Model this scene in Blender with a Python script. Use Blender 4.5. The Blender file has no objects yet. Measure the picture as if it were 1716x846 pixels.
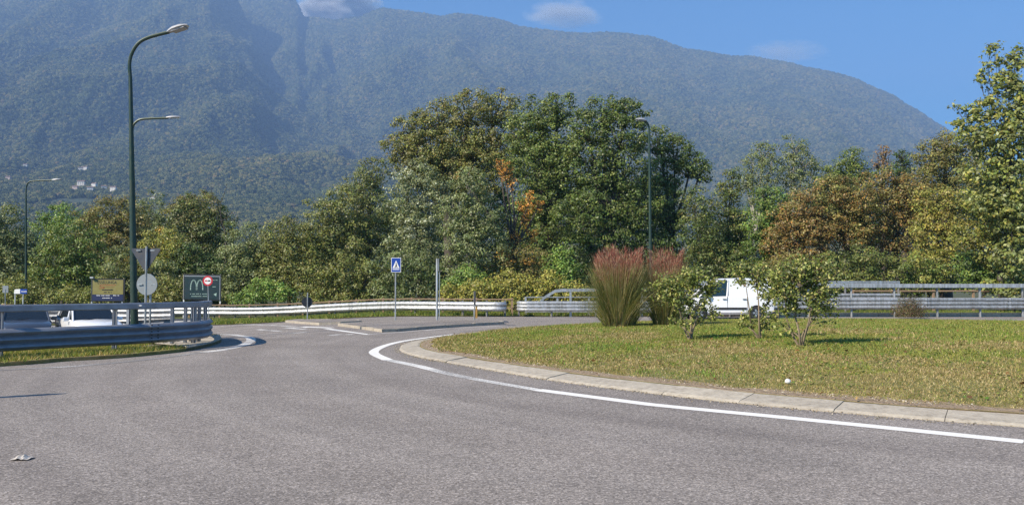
import bpy, math, random
import numpy as np
from mathutils import Vector, Matrix

random.seed(7); rng = np.random.default_rng(7)
sc = bpy.context.scene
COL = sc.collection

# ------------------------------------------------------------------ camera
F = 1373.0; HOR = 480.0; CAMH = 1.5
PITCH = math.atan((HOR - 423) / F)
cam = bpy.data.cameras.new("camera"); camo = bpy.data.objects.new("camera", cam); COL.objects.link(camo)
cam.sensor_width = 36; cam.lens = 36 * F / 1716; cam.clip_start = .1; cam.clip_end = 30000
camo.location = (0, 0, CAMH); camo.rotation_euler = (math.pi / 2 + PITCH, 0, 0)
sc.camera = camo

# ------------------------------------------------------------------ light
SUN_EL = 37.0
SH = Vector((.80, .60, 0)).normalized()             # direction shadows fall
sdir = Vector((-SH.x * math.cos(math.radians(SUN_EL)), -SH.y * math.cos(math.radians(SUN_EL)), math.sin(math.radians(SUN_EL))))
w = bpy.data.worlds.new("World"); sc.world = w; w.use_nodes = True
nt = w.node_tree; bg = nt.nodes['Background']
sky = nt.nodes.new('ShaderNodeTexSky'); sky.sky_type = 'NISHITA'; sky.sun_disc = False
sky.sun_elevation = math.radians(SUN_EL)
sky.sun_rotation = math.atan2(sdir.x, sdir.y)
sky.altitude = 600; sky.air_density = 1.0; sky.dust_density = .15; sky.ozone_density = 3.0
tint = nt.nodes.new('ShaderNodeMix'); tint.data_type = 'RGBA'; tint.blend_type = 'MULTIPLY'; tint.inputs[0].default_value = 1
nt.links.new(sky.outputs[0], tint.inputs[6]); tint.inputs[7].default_value = (.22, .80, 1.1, 1)
nt.links.new(tint.outputs[2], bg.inputs[0]); bg.inputs[1].default_value = 0.068
sun = bpy.data.lights.new("sun", 'SUN'); suno = bpy.data.objects.new("sun", sun); COL.objects.link(suno)
sun.energy = 5.0; sun.angle = math.radians(.5); sun.color = (1, .885, .73)
suno.rotation_euler = sdir.to_track_quat('Z', 'Y').to_euler(); suno.location = (-20, -20, 40)
sc.view_settings.view_transform = 'Standard'; sc.view_settings.look = 'None'
sc.view_settings.exposure = 1.3; sc.view_settings.gamma = 1
sc.render.engine = 'CYCLES'
cy = sc.cycles
cy.max_bounces = 6; cy.diffuse_bounces = 3; cy.glossy_bounces = 3; cy.transmission_bounces = 4
cy.transparent_max_bounces = 8; cy.volume_bounces = 0
cy.use_denoising = True; cy.denoiser = 'OPENIMAGEDENOISE'; cy.denoising_prefilter = 'NONE'
cy.sample_clamp_indirect = 6

# ------------------------------------------------------------------ haze amount (box itself is built after the mountains)
HAZE = 2.1e-4

# ------------------------------------------------------------------ helpers
def sm(t):
    t = np.clip(t, 0, 1); return t * t * (3 - 2 * t)
def g(x, y):
    """height of the ground: the ramp road on the far left sinks by half a metre"""
    return -.44 * sm((-x - 5.) / 11.) * sm((y - 21.) / 7.) - .24 * sm((-x - 10.5) / 4.) * sm((y - 23.5) / 4.) * (1 - sm((y - 34) / 8.))
def ray(px, py):
    u = (px - 858) / F; v = (423 - py) / F
    return np.array([u, math.cos(PITCH) - v * math.sin(PITCH), math.sin(PITCH) + v * math.cos(PITCH)])
def at(px, py, Y):
    d = ray(px, py); t = Y / d[1]
    return Vector((d[0] * t, Y, CAMH + d[2] * t))
def G(px, py, z=None):
    d = ray(px, py); zz = 0.
    for _ in range(12):
        t = (zz - CAMH) / d[2]
        zz = g(d[0] * t, d[1] * t) if z is None else z
    return Vector((d[0] * t, d[1] * t, zz))

def hsh(i, j, s):
    n = (i * 374761393 + j * 668265263 + s * 1274126177) & 0x7fffffff
    n = ((n ^ (n >> 13)) * 1274126177) & 0x7fffffff
    return ((n ^ (n >> 16)) & 0xffff) / 65535.0
def vnoise(x, y, s=0):
    x = np.asarray(x, float); y = np.asarray(y, float)
    i = np.floor(x).astype(np.int64); j = np.floor(y).astype(np.int64)
    fx = sm(x - i); fy = sm(y - j)
    a = hsh(i, j, s); b = hsh(i + 1, j, s); c = hsh(i, j + 1, s); d = hsh(i + 1, j + 1, s)
    return (a * (1 - fx) + b * fx) * (1 - fy) + (c * (1 - fx) + d * fx) * fy
def fbm(x, y, o=4, s=0):
    r = 0; a = .5; t = 0
    for k in range(o):
        r = r + a * vnoise(x * 2 ** k, y * 2 ** k, s + k * 17); t += a; a *= .5
    return r / t

def tag(o, label=None, cat=None, group=None, kind=None):
    if label: o['label'] = label
    if cat: o['category'] = cat
    if group: o['group'] = group
    if kind: o['kind'] = kind
    return o
def empty(name, loc, label, cat, group=None, rz=0):
    o = bpy.data.objects.new(name, None); COL.objects.link(o); o.empty_display_size = .3
    o.location = loc; o.rotation_euler = (0, 0, rz)
    return tag(o, label, cat, group)
def origin_of(parent):
    v = Vector((0, 0, 0))
    while parent is not None:
        v += parent.location; parent = parent.parent
    return v
def copy_tree(o, parent=None):
    c = o.copy(); COL.objects.link(c); c.parent = parent
    for ch in list(o.children): copy_tree(ch, c)
    return c

def np_mesh(name, V, Fc, nper, mat, parent=None, col=None, smooth=False, local=False):
    V = np.asarray(V, np.float32); Fc = np.asarray(Fc, np.int32)
    if parent is not None and not local:
        V = V - np.array(origin_of(parent), np.float32)
    me = bpy.data.meshes.new(name)
    me.vertices.add(len(V)); me.vertices.foreach_set('co', V.ravel())
    me.loops.add(len(Fc) * nper); me.loops.foreach_set('vertex_index', Fc.ravel())
    me.polygons.add(len(Fc)); me.polygons.foreach_set('loop_start', np.arange(0, len(Fc) * nper, nper, dtype=np.int32))
    if smooth: me.polygons.foreach_set('use_smooth', np.ones(len(Fc), bool))
    me.update(calc_edges=True)
    if col is not None:
        a = me.color_attributes.new('Col', 'FLOAT_COLOR', 'POINT')
        a.data.foreach_set('color', np.c_[col, np.ones(len(col))].astype(np.float32).ravel())
    if mat: me.materials.append(mat)
    o = bpy.data.objects.new(name, me); COL.objects.link(o); o.parent = parent
    return o

class MB:
    def __init__(s): s.v = []; s.f = []
    def add(s, v, f):
        n = len(s.v); s.v += [tuple(p) for p in v]; s.f += [tuple(i + n for i in q) for q in f]; return s
    def box(s, c, d, rz=0, m=None):
        R = m or Matrix.Rotation(rz, 3, 'Z'); c = Vector(c)
        v = [c + R @ Vector((sx * d[0] / 2, sy * d[1] / 2, sz * d[2] / 2)) for sx in (-1, 1) for sy in (-1, 1) for sz in (-1, 1)]
        return s.add(v, [(0, 1, 3, 2), (4, 6, 7, 5), (0, 4, 5, 1), (2, 3, 7, 6), (0, 2, 6, 4), (1, 5, 7, 3)])
    def tube(s, pts, rad, n=8, cap=True):
        pts = [Vector(p) for p in pts]
        if not hasattr(rad, '__len__'): rad = [rad] * len(pts)
        V = []; Fs = []; prev = None
        for i, p in enumerate(pts):
            a = pts[max(i - 1, 0)]; b = pts[min(i + 1, len(pts) - 1)]
            d = (b - a).normalized() if (b - a).length > 1e-9 else Vector((0, 0, 1))
            if prev is None:
                t = d.orthogonal().normalized()
            else:
                t = (prev - d * prev.dot(d)).normalized()
            prev = t; bb = d.cross(t)
            for k in range(n):
                an = 2 * math.pi * k / n
                V.append(p + (t * math.cos(an) + bb * math.sin(an)) * rad[i])
        for i in range(len(pts) - 1):
            for k in range(n):
                k2 = (k + 1) % n
                Fs.append((i * n + k, i * n + k2, (i + 1) * n + k2, (i + 1) * n + k))
        if cap:
            Fs.append(tuple(range(n - 1, -1, -1))); Fs.append(tuple((len(pts) - 1) * n + k for k in range(n)))
        return s.add(V, Fs)
    def prism(s, poly, ax0, thick, M):
        """poly: list of (a,b) in plane; M maps (a,b,c) to world; extruded c from 0..thick"""
        n = len(poly); V = [M @ Vector((a, b, ax0)) for a, b in poly] + [M @ Vector((a, b, ax0 + thick)) for a, b in poly]
        Fs = [tuple(range(n - 1, -1, -1)), tuple(range(n, 2 * n))] + [(i, (i + 1) % n, (i + 1) % n + n, i + n) for i in range(n)]
        return s.add(V, Fs)
    def sweep(s, path, prof, zoff=0, cap=True):
        """prof: closed list (normal offset, z); path: world points; normal is to the right of the path"""
        path = [Vector(p) for p in path]; V = []; Fs = []; n = len(prof)
        for i, p in enumerate(path):
            a = path[max(i - 1, 0)]; b = path[min(i + 1, len(path) - 1)]
            d = (b - a); d.z = 0; d.normalize(); nr = Vector((d.y, -d.x, 0))
            for (o, z) in prof: V.append(p + nr * o + Vector((0, 0, z + zoff)))
        for i in range(len(path) - 1):
            for k in range(n):
                k2 = (k + 1) % n
                Fs.append((i * n + k, i * n + k2, (i + 1) * n + k2, (i + 1) * n + k))
        if cap:
            Fs.append(tuple(range(n - 1, -1, -1))); Fs.append(tuple((len(path) - 1) * n + k for k in range(n)))
        return s.add(V, Fs)
    def build(s, name, mat, parent=None, smooth=False, local=False, bevel=0, autos=None):
        me = bpy.data.meshes.new(name); off = Vector((0, 0, 0)) if local else origin_of(parent)
        me.from_pydata([tuple(Vector(v) - off) for v in s.v], [], s.f); me.update()
        if smooth: me.shade_smooth() if not autos else me.polygons.foreach_set('use_smooth', [True] * len(me.polygons))
        me.materials.append(mat)
        o = bpy.data.objects.new(name, me); COL.objects.link(o); o.parent = parent
        if bevel:
            b = o.modifiers.new('bevel', 'BEVEL'); b.width = bevel; b.segments = 2; b.limit_method = 'ANGLE'
        if autos: me.set_sharp_from_angle(angle=autos)
        return o

def catmull(pts, n=6, closed=False):
    P = [Vector(p) for p in pts]; out = []
    N = len(P); rngi = range(N if closed else N - 1)
    for i in rngi:
        if closed: a, b, c, d = P[i - 1], P[i], P[(i + 1) % N], P[(i + 2) % N]
        else: a, b, c, d = P[max(i - 1, 0)], P[i], P[i + 1], P[min(i + 2, N - 1)]
        for k in range(n):
            t = k / n
            out.append(.5 * ((2 * b) + (c - a) * t + (2 * a - 5 * b + 4 * c - d) * t * t + (-a + 3 * b - 3 * c + d) * t ** 3))
    if not closed: out.append(P[-1])
    return out
def resample(path, step):
    path = [Vector(p) for p in path]; L = [0]
    for a, b in zip(path, path[1:]): L.append(L[-1] + (b - a).length)
    n = max(1, round(L[-1] / step)); out = []; j = 0
    for k in range(n + 1):
        d = L[-1] * k / n
        while j < len(L) - 2 and L[j + 1] < d: j += 1
        t = (d - L[j]) / max(L[j + 1] - L[j], 1e-9)
        out.append(path[j].lerp(path[j + 1], t))
    return out

# ------------------------------------------------------------------ materials
def mat(name, color=(.5, .5, .5), rough=.6, metal=0, spec=None):
    m = bpy.data.materials.new(name); m.use_nodes = True
    b = m.node_tree.nodes['Principled BSDF']
    b.inputs['Base Color'].default_value = (*color, 1); b.inputs['Roughness'].default_value = rough
    b.inputs['Metallic'].default_value = metal
    if spec is not None: b.inputs['Specular IOR Level'].default_value = spec
    return m
def nd(m, t, **kw):
    n = m.node_tree.nodes.new(t)
    for k, v in kw.items(): setattr(n, k, v)
    return n
def lk(m, a, b): m.node_tree.links.new(a, b)
def ramp(m, fac, stops):
    r = nd(m, 'ShaderNodeValToRGB'); e = r.color_ramp.elements
    while len(e) > 1: e.remove(e[-1])
    e[0].position = stops[0][0]; e[0].color = (*stops[0][1], 1)
    for p, c in stops[1:]:
        x = e.new(p); x.color = (*c, 1)
    lk(m, fac, r.inputs[0]); return r.outputs[0]
def noise(m, scale, detail=4, rough=.6, vec=None, dist=0):
    n = nd(m, 'ShaderNodeTexNoise'); n.inputs['Scale'].default_value = scale; n.inputs['Detail'].default_value = detail
    n.inputs['Roughness'].default_value = rough; n.inputs['Distortion'].default_value = dist
    if vec is None:
        ge = nd(m, 'ShaderNodeNewGeometry'); vec = ge.outputs['Position']
    lk(m, vec, n.inputs['Vector']); return n.outputs['Fac']
def mix(m, a, b, fac, mode='MIX'):
    n = nd(m, 'ShaderNodeMix', data_type='RGBA', blend_type=mode)
    for s, v in ((n.inputs[0], fac), (n.inputs[6], a), (n.inputs[7], b)):
        if isinstance(v, (int, float)): s.default_value = v
        elif isinstance(v, tuple): s.default_value = (*v, 1)
        else: lk(m, v, s)
    return n.outputs[2]
def math_(m, op, a, b=0., clamp=False):
    n = nd(m, 'ShaderNodeMath', operation=op, use_clamp=clamp)
    for s, v in ((n.inputs[0], a), (n.inputs[1], b)):
        if isinstance(v, (int, float)): s.default_value = v
        else: lk(m, v, s)
    return n.outputs[0]
def base(m, c): lk(m, c, m.node_tree.nodes['Principled BSDF'].inputs['Base Color'])
def bump(m, h, strength, dist):
    b = nd(m, 'ShaderNodeBump'); b.inputs['Strength'].default_value = strength; b.inputs['Distance'].default_value = dist
    lk(m, h, b.inputs['Height']); lk(m, b.outputs[0], m.node_tree.nodes['Principled BSDF'].inputs['Normal'])
def grimy(name, color, rough=.55, metal=0, amt=.5, scale=6, dirt=(.12, .1, .08)):
    m = mat(name, color, rough, metal)
    n = noise(m, scale, 6, .7)
    f = ramp(m, n, [(.35, (0, 0, 0)), (.75, (amt,) * 3)])
    base(m, mix(m, color, dirt, f))
    r = ramp(m, n, [(.3, (rough - .1,) * 3), (.7, (rough + .15,) * 3)])
    lk(m, r, m.node_tree.nodes['Principled BSDF'].inputs['Roughness'])
    return m

# asphalt: worn chippings, polar wheel wear round the island, cracks
RC = (11.5, 21.5)
ASPH = mat('asphalt', rough=.85, spec=.25)
ge = nd(ASPH, 'ShaderNodeNewGeometry'); sx = nd(ASPH, 'ShaderNodeSeparateXYZ'); lk(ASPH, ge.outputs['Position'], sx.inputs[0])
dx = math_(ASPH, 'SUBTRACT', sx.outputs[0], RC[0]); dy = math_(ASPH, 'SUBTRACT', sx.outputs[1], RC[1])
rr = math_(ASPH, 'SQRT', math_(ASPH, 'ADD', math_(ASPH, 'MULTIPLY', dx, dx), math_(ASPH, 'MULTIPLY', dy, dy)))
th = math_(ASPH, 'ARCTAN2', dy, dx)
cv = nd(ASPH, 'ShaderNodeCombineXYZ'); lk(ASPH, rr, cv.inputs[0]); lk(ASPH, math_(ASPH, 'MULTIPLY', th, 1.2), cv.inputs[1])
streak = noise(ASPH, .9, 3, .55, cv.outputs[0])
vor = nd(ASPH, 'ShaderNodeTexVoronoi'); vor.inputs['Scale'].default_value = 78; lk(ASPH, ge.outputs['Position'], vor.inputs['Vector'])
spk = nd(ASPH, 'ShaderNodeSeparateColor'); lk(ASPH, vor.outputs['Color'], spk.inputs[0])
c0 = ramp(ASPH, spk.outputs[0], [(0, (.125, .112, .1)), (.25, (.21, .188, .168)), (.75, (.285, .256, .23)), (1, (.46, .415, .375))])
fine = noise(ASPH, 16, 6, .8)
c0 = mix(ASPH, c0, ramp(ASPH, fine, [(.3, (.75,) * 3), (.7, (1.25,) * 3)]), 1., 'MULTIPLY')
lanes = math_(ASPH, 'SINE', math_(ASPH, 'MULTIPLY', math_(ASPH, 'ADD', rr, math_(ASPH, 'MULTIPLY', streak, .5)), 3.4))
lanes = math_(ASPH, 'MULTIPLY', math_(ASPH, 'ADD', lanes, 1.), .5)
c1 = mix(ASPH, ramp(ASPH, streak, [(.3, (.84, .84, .85)), (.7, (1.1,) * 3)]), ramp(ASPH, lanes, [(0, (.925, .92, .92)), (.6, (1.02,) * 3)]), 1., 'MULTIPLY')
c2 = mix(ASPH, c0, c1, 1., 'MULTIPLY')
big = noise(ASPH, .35, 5, .6)
c3 = mix(ASPH, c2, ramp(ASPH, big, [(.35, (.88, .87, .86)), (.65, (1.1, 1.09, 1.08))]), 1., 'MULTIPLY')
crk = nd(ASPH, 'ShaderNodeTexVoronoi', feature='DISTANCE_TO_EDGE'); crk.inputs['Scale'].default_value = .33
wv = nd(ASPH, 'ShaderNodeVectorMath', operation='ADD')
nz = nd(ASPH, 'ShaderNodeTexNoise'); nz.inputs['Scale'].default_value = 1.7; nz.inputs['Detail'].default_value = 6
lk(ASPH, ge.outputs['Position'], nz.inputs['Vector']); lk(ASPH, nz.outputs['Color'], wv.inputs[0]); lk(ASPH, ge.outputs['Position'], wv.inputs[1])
lk(ASPH, wv.outputs[0], crk.inputs['Vector'])
cm = ramp(ASPH, crk.outputs['Distance'], [(0, (.84,) * 3), (.005, (.93,) * 3), (.01, (1,) * 3)])
base(ASPH, mix(ASPH, c3, cm, 1., 'MULTIPLY'))
bump(ASPH, spk.outputs[1], .5, .006)

def paint_mat(name, wear):
    m = mat(name, (.75, .75, .73), .6)
    n1 = noise(m, 30, 6, .75); n2 = noise(m, .8, 3, .5)
    s = math_(m, 'ADD', n1, math_(m, 'MULTIPLY', n2, .5))
    f = ramp(m, s, [(wear - .1, (1, 1, 1)), (wear + .12, (0, 0, 0))])
    base(m, mix(m, (.8, .775, .72), (.2, .185, .17), f)); return m
PAINT = paint_mat('road_paint', .52)
PAINTW = paint_mat('worn_road_paint', .73)
PAINTVW = paint_mat('very_worn_road_paint', .86)

KERB = mat('kerb_concrete', rough=.9)
n = noise(KERB, 9, 8, .75); oi = nd(KERB, 'ShaderNodeObjectInfo')
c = ramp(KERB, n, [(.25, (.15, .13, .1)), (.42, (.32, .285, .23)), (.6, (.42, .38, .31)), (.78, (.52, .47, .39))])
base(KERB, mix(KERB, c, ramp(KERB, oi.outputs['Random'], [(0, (.92, .91, .9)), (1, (1.08, 1.07, 1.05))]), 1., 'MULTIPLY')); bump(KERB, n, .6, .02)
SOIL = mat('soil', rough=.95)
n = noise(SOIL, 3.5, 10, .75); n2 = noise(SOIL, .5, 3, .5)
c = ramp(SOIL, n, [(.25, (.1, .085, .03)), (.45, (.2, .165, .06)), (.6, (.3, .235, .11)), (.8, (.42, .33, .2))])
base(SOIL, mix(SOIL, c, ramp(SOIL, n2, [(.4, (.75, .9, .6)), (.65, (1.1, 1, .9))]), 1., 'MULTIPLY')); bump(SOIL, n, .9, .06)
DIRT = mat('sandy_dirt', rough=.95)
n = noise(DIRT, 12, 8, .8)
base(DIRT, ramp(DIRT, n, [(.3, (.15, .105, .06)), (.5, (.28, .205, .13)), (.72, (.48, .38, .27))])); bump(DIRT, n, .8, .03)
FIELD = mat('field_ground', rough=.95)
n = noise(FIELD, .8, 8, .7)
base(FIELD, ramp(FIELD, n, [(.3, (.03, .035, .012)), (.5, (.06, .07, .02)), (.7, (.12, .1, .04))]))

def foliage_mat(name, rough=.45, tr=.25, spec=.35):
    m = bpy.data.materials.new(name); m.use_nodes = True; N = m.node_tree.nodes
    b = N['Principled BSDF']; b.inputs['Roughness'].default_value = rough; b.inputs['Specular IOR Level'].default_value = spec
    a = nd(m, 'ShaderNodeAttribute', attribute_name='Col'); lk(m, a.outputs['Color'], b.inputs['Base Color'])
    t = nd(m, 'ShaderNodeBsdfTranslucent'); lk(m, mix(m, a.outputs['Color'], (1.5, 1.35, .6), 1., 'MULTIPLY'), t.inputs[0])
    x = nd(m, 'ShaderNodeMixShader'); x.inputs[0].default_value = tr
    lk(m, b.outputs[0], x.inputs[1]); lk(m, t.outputs[0], x.inputs[2])
    lk(m, x.outputs[0], N['Material Output'].inputs['Surface']); return m
LEAF = foliage_mat('leaves'); GRASS = foliage_mat('grass_blades', .6, .25, .2)
STEM = mat('shrub_stem', (.2, .155, .1), .85)
BARK = mat('bark', rough=.9); n = noise(BARK, 5, 6, .7)
base(BARK, ramp(BARK, n, [(.3, (.03, .024, .018)), (.6, (.09, .075, .06)), (.8, (.2, .18, .15))]))
PALEBARK = mat('pale_bark', (.34, .32, .28), .85)

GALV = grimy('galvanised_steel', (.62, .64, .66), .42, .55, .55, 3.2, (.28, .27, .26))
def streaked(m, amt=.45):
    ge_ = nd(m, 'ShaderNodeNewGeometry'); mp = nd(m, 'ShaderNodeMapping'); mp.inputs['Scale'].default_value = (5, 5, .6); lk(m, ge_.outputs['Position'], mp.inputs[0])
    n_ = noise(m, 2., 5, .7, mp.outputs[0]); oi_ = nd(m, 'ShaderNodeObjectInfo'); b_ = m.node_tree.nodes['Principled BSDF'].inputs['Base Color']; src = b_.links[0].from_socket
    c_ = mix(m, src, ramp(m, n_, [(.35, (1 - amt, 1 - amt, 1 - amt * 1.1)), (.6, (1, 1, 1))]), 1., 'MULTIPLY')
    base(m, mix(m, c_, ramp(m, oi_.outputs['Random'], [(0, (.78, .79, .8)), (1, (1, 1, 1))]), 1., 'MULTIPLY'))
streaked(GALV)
GALVD = grimy('shaded_galvanised_steel', (.3, .32, .36), .5, .5, .6, 2.5, (.13, .13, .14))  # bluish dark copy of the galvanised steel, near rail's shade in its colour
POSTM = grimy('rail_post_steel', (.3, .3, .3), .6, .4, .6, 5)
WOOD = grimy('weathered_wood', (.3, .2, .12), .8, 0, .5, 8)
GREENP = grimy('dark_green_pole_paint', (.02, .045, .03), .4, .2, .3, 4, (.06, .06, .05))
LAMPG = grimy('lamp_grey', (.5, .5, .5), .4, .3, .3)
LENS = mat('lamp_glass', (.25, .25, .26), .15)
SIGNB = grimy('sign_back_grey', (.06, .068, .085), .5, .4, .4, 4)
SIGNL = grimy('sign_back_light_grey', (.25, .28, .3), .5, .3, .3, 4)
BLACK = mat('black_plastic', (.012, .012, .014), .5)
WHITE = grimy('white_sheet', (.78, .78, .76), .4, 0, .15)
BLUE = mat('sign_blue', (.01, .05, .3), .4)
RED = mat('sign_red', (.5, .02, .03), .4)
YEL = grimy('board_yellow', (.2, .17, .04), .5, 0, .4, 4, (.3, .28, .12))
NAVY = mat('board_navy', (.008, .016, .07), .5)
DKGREEN = grimy('board_dark_green', (.012, .03, .028), .4, 0, .5, 3, (.012, .018, .04))
PALEG = mat('board_pale_print', (.3, .42, .36), .6)
CARWHITE = mat('white_car_paint', (.8, .81, .82), .22); CARWHITE.node_tree.nodes['Principled BSDF'].inputs['Coat Weight'].default_value = .6
CARDARK = mat('dark_grey_car_paint', (.06, .07, .09), .3, .4); CARDARK.node_tree.nodes['Principled BSDF'].inputs['Coat Weight'].default_value = .8
CARBLUE = mat('light_blue_car_paint', (.1, .22, .4), .3, .2)
GLASS = mat('tinted_glass', (.012, .016, .02), .06, 0, .9)
TYRE = mat('tyre_rubber', (.02, .02, .02), .8)
RIM = mat('alloy_rim', (.5, .5, .52), .3, .7)
CHROME = mat('headlight_glass', (.55, .58, .6), .12, .4)
TAIL = mat('tail_light_red', (.25, .01, .01), .2)
WALLM = grimy('house_plaster', (.75, .7, .62), .8, 0, .2)
ROOFM = mat('roof_tile_red', (.2, .12, .09), .8)

# ------------------------------------------------------------------ ground
def grid_sheet(name, xs, ys, zf, m, parent=None):
    X, Y = np.meshgrid(xs, ys); Z = zf(X, Y)
    V = np.c_[X.ravel(), Y.ravel(), Z.ravel()]; nx = len(xs)
    idx = np.arange(len(xs) * len(ys)).reshape(len(ys), nx)
    Fc = np.stack([idx[:-1, :-1], idx[:-1, 1:], idx[1:, 1:], idx[1:, :-1]], -1).reshape(-1, 4)
    return np_mesh(name, V, Fc, 4, m, parent, smooth=True)
a = np.r_[-6500, -2000, -600, -200, np.arange(-80, 81, 1.5), 200, 600, 2000, 6500]
b = np.r_[-1500, -400, -100, np.arange(-30, 100, 1.5), 200, 500, 1500, 6500]
tag(grid_sheet('ground', a, b, lambda x, y: g(x, y) - .06, FIELD), kind='structure')
ROADFAR = 41.2
tag(grid_sheet('road', np.arange(-75, 76, 1.), np.r_[np.arange(-30, 41, 1.), ROADFAR], g, ASPH), kind='structure')

def ribbon(name, path, width, m, dz=.004, w2=None, parent=None):
    path = resample(path, .5); V = []; Fs = []
    for i, p in enumerate(path):
        a = path[max(i - 1, 0)]; b = path[min(i + 1, len(path) - 1)]
        d = b - a; d.z = 0; d.normalize(); nr = Vector((d.y, -d.x, 0))
        t = i / (len(path) - 1); ww = width if w2 is None else width * (1 - t) + w2 * t
        for s in (-.5, .5):
            q = p + nr * ww * s; V.append((q.x, q.y, g(q.x, q.y) + dz))
    Fs = [(2 * i, 2 * i + 1, 2 * i + 3, 2 * i + 2) for i in range(len(path) - 1)]
    mb = MB(); mb.add(V, Fs); return tag(mb.build(name, m, parent), kind='structure')
def gp(l): return [G(*q) for q in l]

# ------------------------------------------------------------------ roundabout island
LINE = gp([(1716, 740), (1500, 718), (1300, 698), (1100, 679), (900, 653), (800, 636), (750, 626), (700, 613), (650, 603), (626, 591), (640, 581), (668, 573), (705, 567), (760, 560)])
KERBP = gp([(1716, 715), (1500, 700), (1373, 688), (1200, 672), (1100, 660), (940, 640), (850, 625), (780, 613), (730, 604), (690, 596), (668, 586), (680, 576), (715, 568.5)])
kout = [Vector((12.5, 6.4, 0)), Vector((8.6, 7.1, 0))] + KERBP + [Vector((-1.35, 26.2, 0)), Vector((-.1, 28.6, 0)), Vector((2.4, 31.3, 0)), Vector((6.5, 34.2, 0)), Vector((12, 35.6, 0)), Vector((18, 34.6, 0)), Vector((23.5, 30.5, 0)), Vector((26.5, 24, 0)), Vector((26, 16, 0)), Vector((21.5, 9.4, 0)), Vector((17, 7, 0))]
kout = catmull(kout, 8, True)
# smooth a little
for _ in range(3):
    kout = [(kout[i - 1] + kout[i] * 2 + kout[(i + 1) % len(kout)]) / 4 for i in range(len(kout))]
def offset_loop(loop, d):
    out = []
    n = len(loop)
    for i in range(n):
        t = loop[(i + 1) % n] - loop[i - 1]; t.z = 0; t.normalize(); nr = Vector((t.y, -t.x, 0))
        out.append(loop[i] + nr * d)
    return out
# path runs clockwise seen from above? find inward sign
area = sum(kout[i - 1].x * kout[i].y - kout[i].x * kout[i - 1].y for i in range(len(kout)))
INS = -1 if area > 0 else 1
island = empty('roundabout_kerb', (9, 21, 0), 'pale concrete kerb ring of long sloping stones round the grassy roundabout island', 'kerb')
KW = .5
ring = resample(kout + [kout[0]], 1.18)
nst = len(ring) - 1
def loop_tan(i):
    t = ring[(i + 1) % nst] - ring[(i - 1) % nst]; t.z = 0; return t.normalized()
for i in range(nst):
    mb = MB(); a_, b_ = ring[i], ring[i + 1]
    jl = random.uniform(-.012, .012); st = []
    for q, (s0, gap) in enumerate(((0, .004), (.5, 0), (1, -.004))):
        p = a_.lerp(b_, s0)
        # midpoint bulge follows the curve closely enough at this stone length
        t = (loop_tan(i) * (1 - s0) + loop_tan((i + 1) % nst) * s0).normalized(); nr = Vector((t.y, -t.x, 0)) * INS
        p = p + t * gap
        e0 = random.uniform(-.012, .012); prof = [(e0, -.03), (e0, .012 + jl * .5), (.05 + e0, .035 + jl * .5), (KW - .06, .085 + jl), (KW, .075 + jl), (KW, -.03)]
        st.append([p + nr * o + Vector((0, 0, z)) for o, z in prof])
    V = sum(st, []); n_ = 6; Fs = []
    for r in range(2):
        for k in range(n_):
            k2 = (k + 1) % n_; Fs.append((r * n_ + k, r * n_ + k2, (r + 1) * n_ + k2, (r + 1) * n_ + k))
    Fs += [tuple(range(5, -1, -1)), tuple(12 + k for k in range(6))]
    mb.add(V, Fs); mb.build('kerbstone', KERB, island)
# mound
kin = [p + Vector(((kout[(i + 1) % len(kout)] - kout[i - 1]).y, -(kout[(i + 1) % len(kout)] - kout[i - 1]).x, 0)).normalized() * INS * (KW - .02) for i, p in enumerate(kout)]
KC = Vector((11.5, 21.5, 0)); kin_a = np.array([math.atan2(p.y - KC.y, p.x - KC.x) for p in kin]); kin_r = np.array([(p - KC).length for p in kin])
o_ = np.argsort(kin_a); kin_a = kin_a[o_]; kin_r = kin_r[o_]
def isl_r(x, y):
    a = np.arctan2(y - KC.y, x - KC.x); R = np.interp(a, np.r_[kin_a - 2 * math.pi, kin_a, kin_a + 2 * math.pi], np.r_[kin_r, kin_r, kin_r])
    return np.hypot(x - KC.x, y - KC.y) / R
def isl_z(x, y):
    t = isl_r(x, y)
    z = .08 + .29 * (1 - np.clip(t, 0, 1) ** 2) ** .85 + .05 * (fbm(x * .5, y * .5, 3, 5) - .5) * np.clip((1 - t) * 6, 0, 1)
    return z
ths = np.linspace(-math.pi, math.pi, 200, endpoint=False); ts = np.r_[np.linspace(.02, .9, 40), np.linspace(.92, 1, 6)]
Rth = np.interp(ths, np.r_[kin_a - 2 * math.pi, kin_a, kin_a + 2 * math.pi], np.r_[kin_r, kin_r, kin_r])
TT, AA = np.meshgrid(ts, ths); RR = TT * Rth[:, None]
X = KC.x + RR * np.cos(AA); Y = KC.y + RR * np.sin(AA); Z = isl_z(X, Y)
idx = np.arange(X.size).reshape(X.shape); nx = np.roll(idx, -1, 0)
Fc = np.stack([idx[:, :-1], idx[:, 1:], nx[:, 1:], nx[:, :-1]], -1).reshape(-1, 4)
tag(np_mesh('island_soil', np.c_[X.ravel(), Y.ravel(), Z.ravel()], Fc, 4, SOIL, smooth=True), kind='structure')
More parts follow.
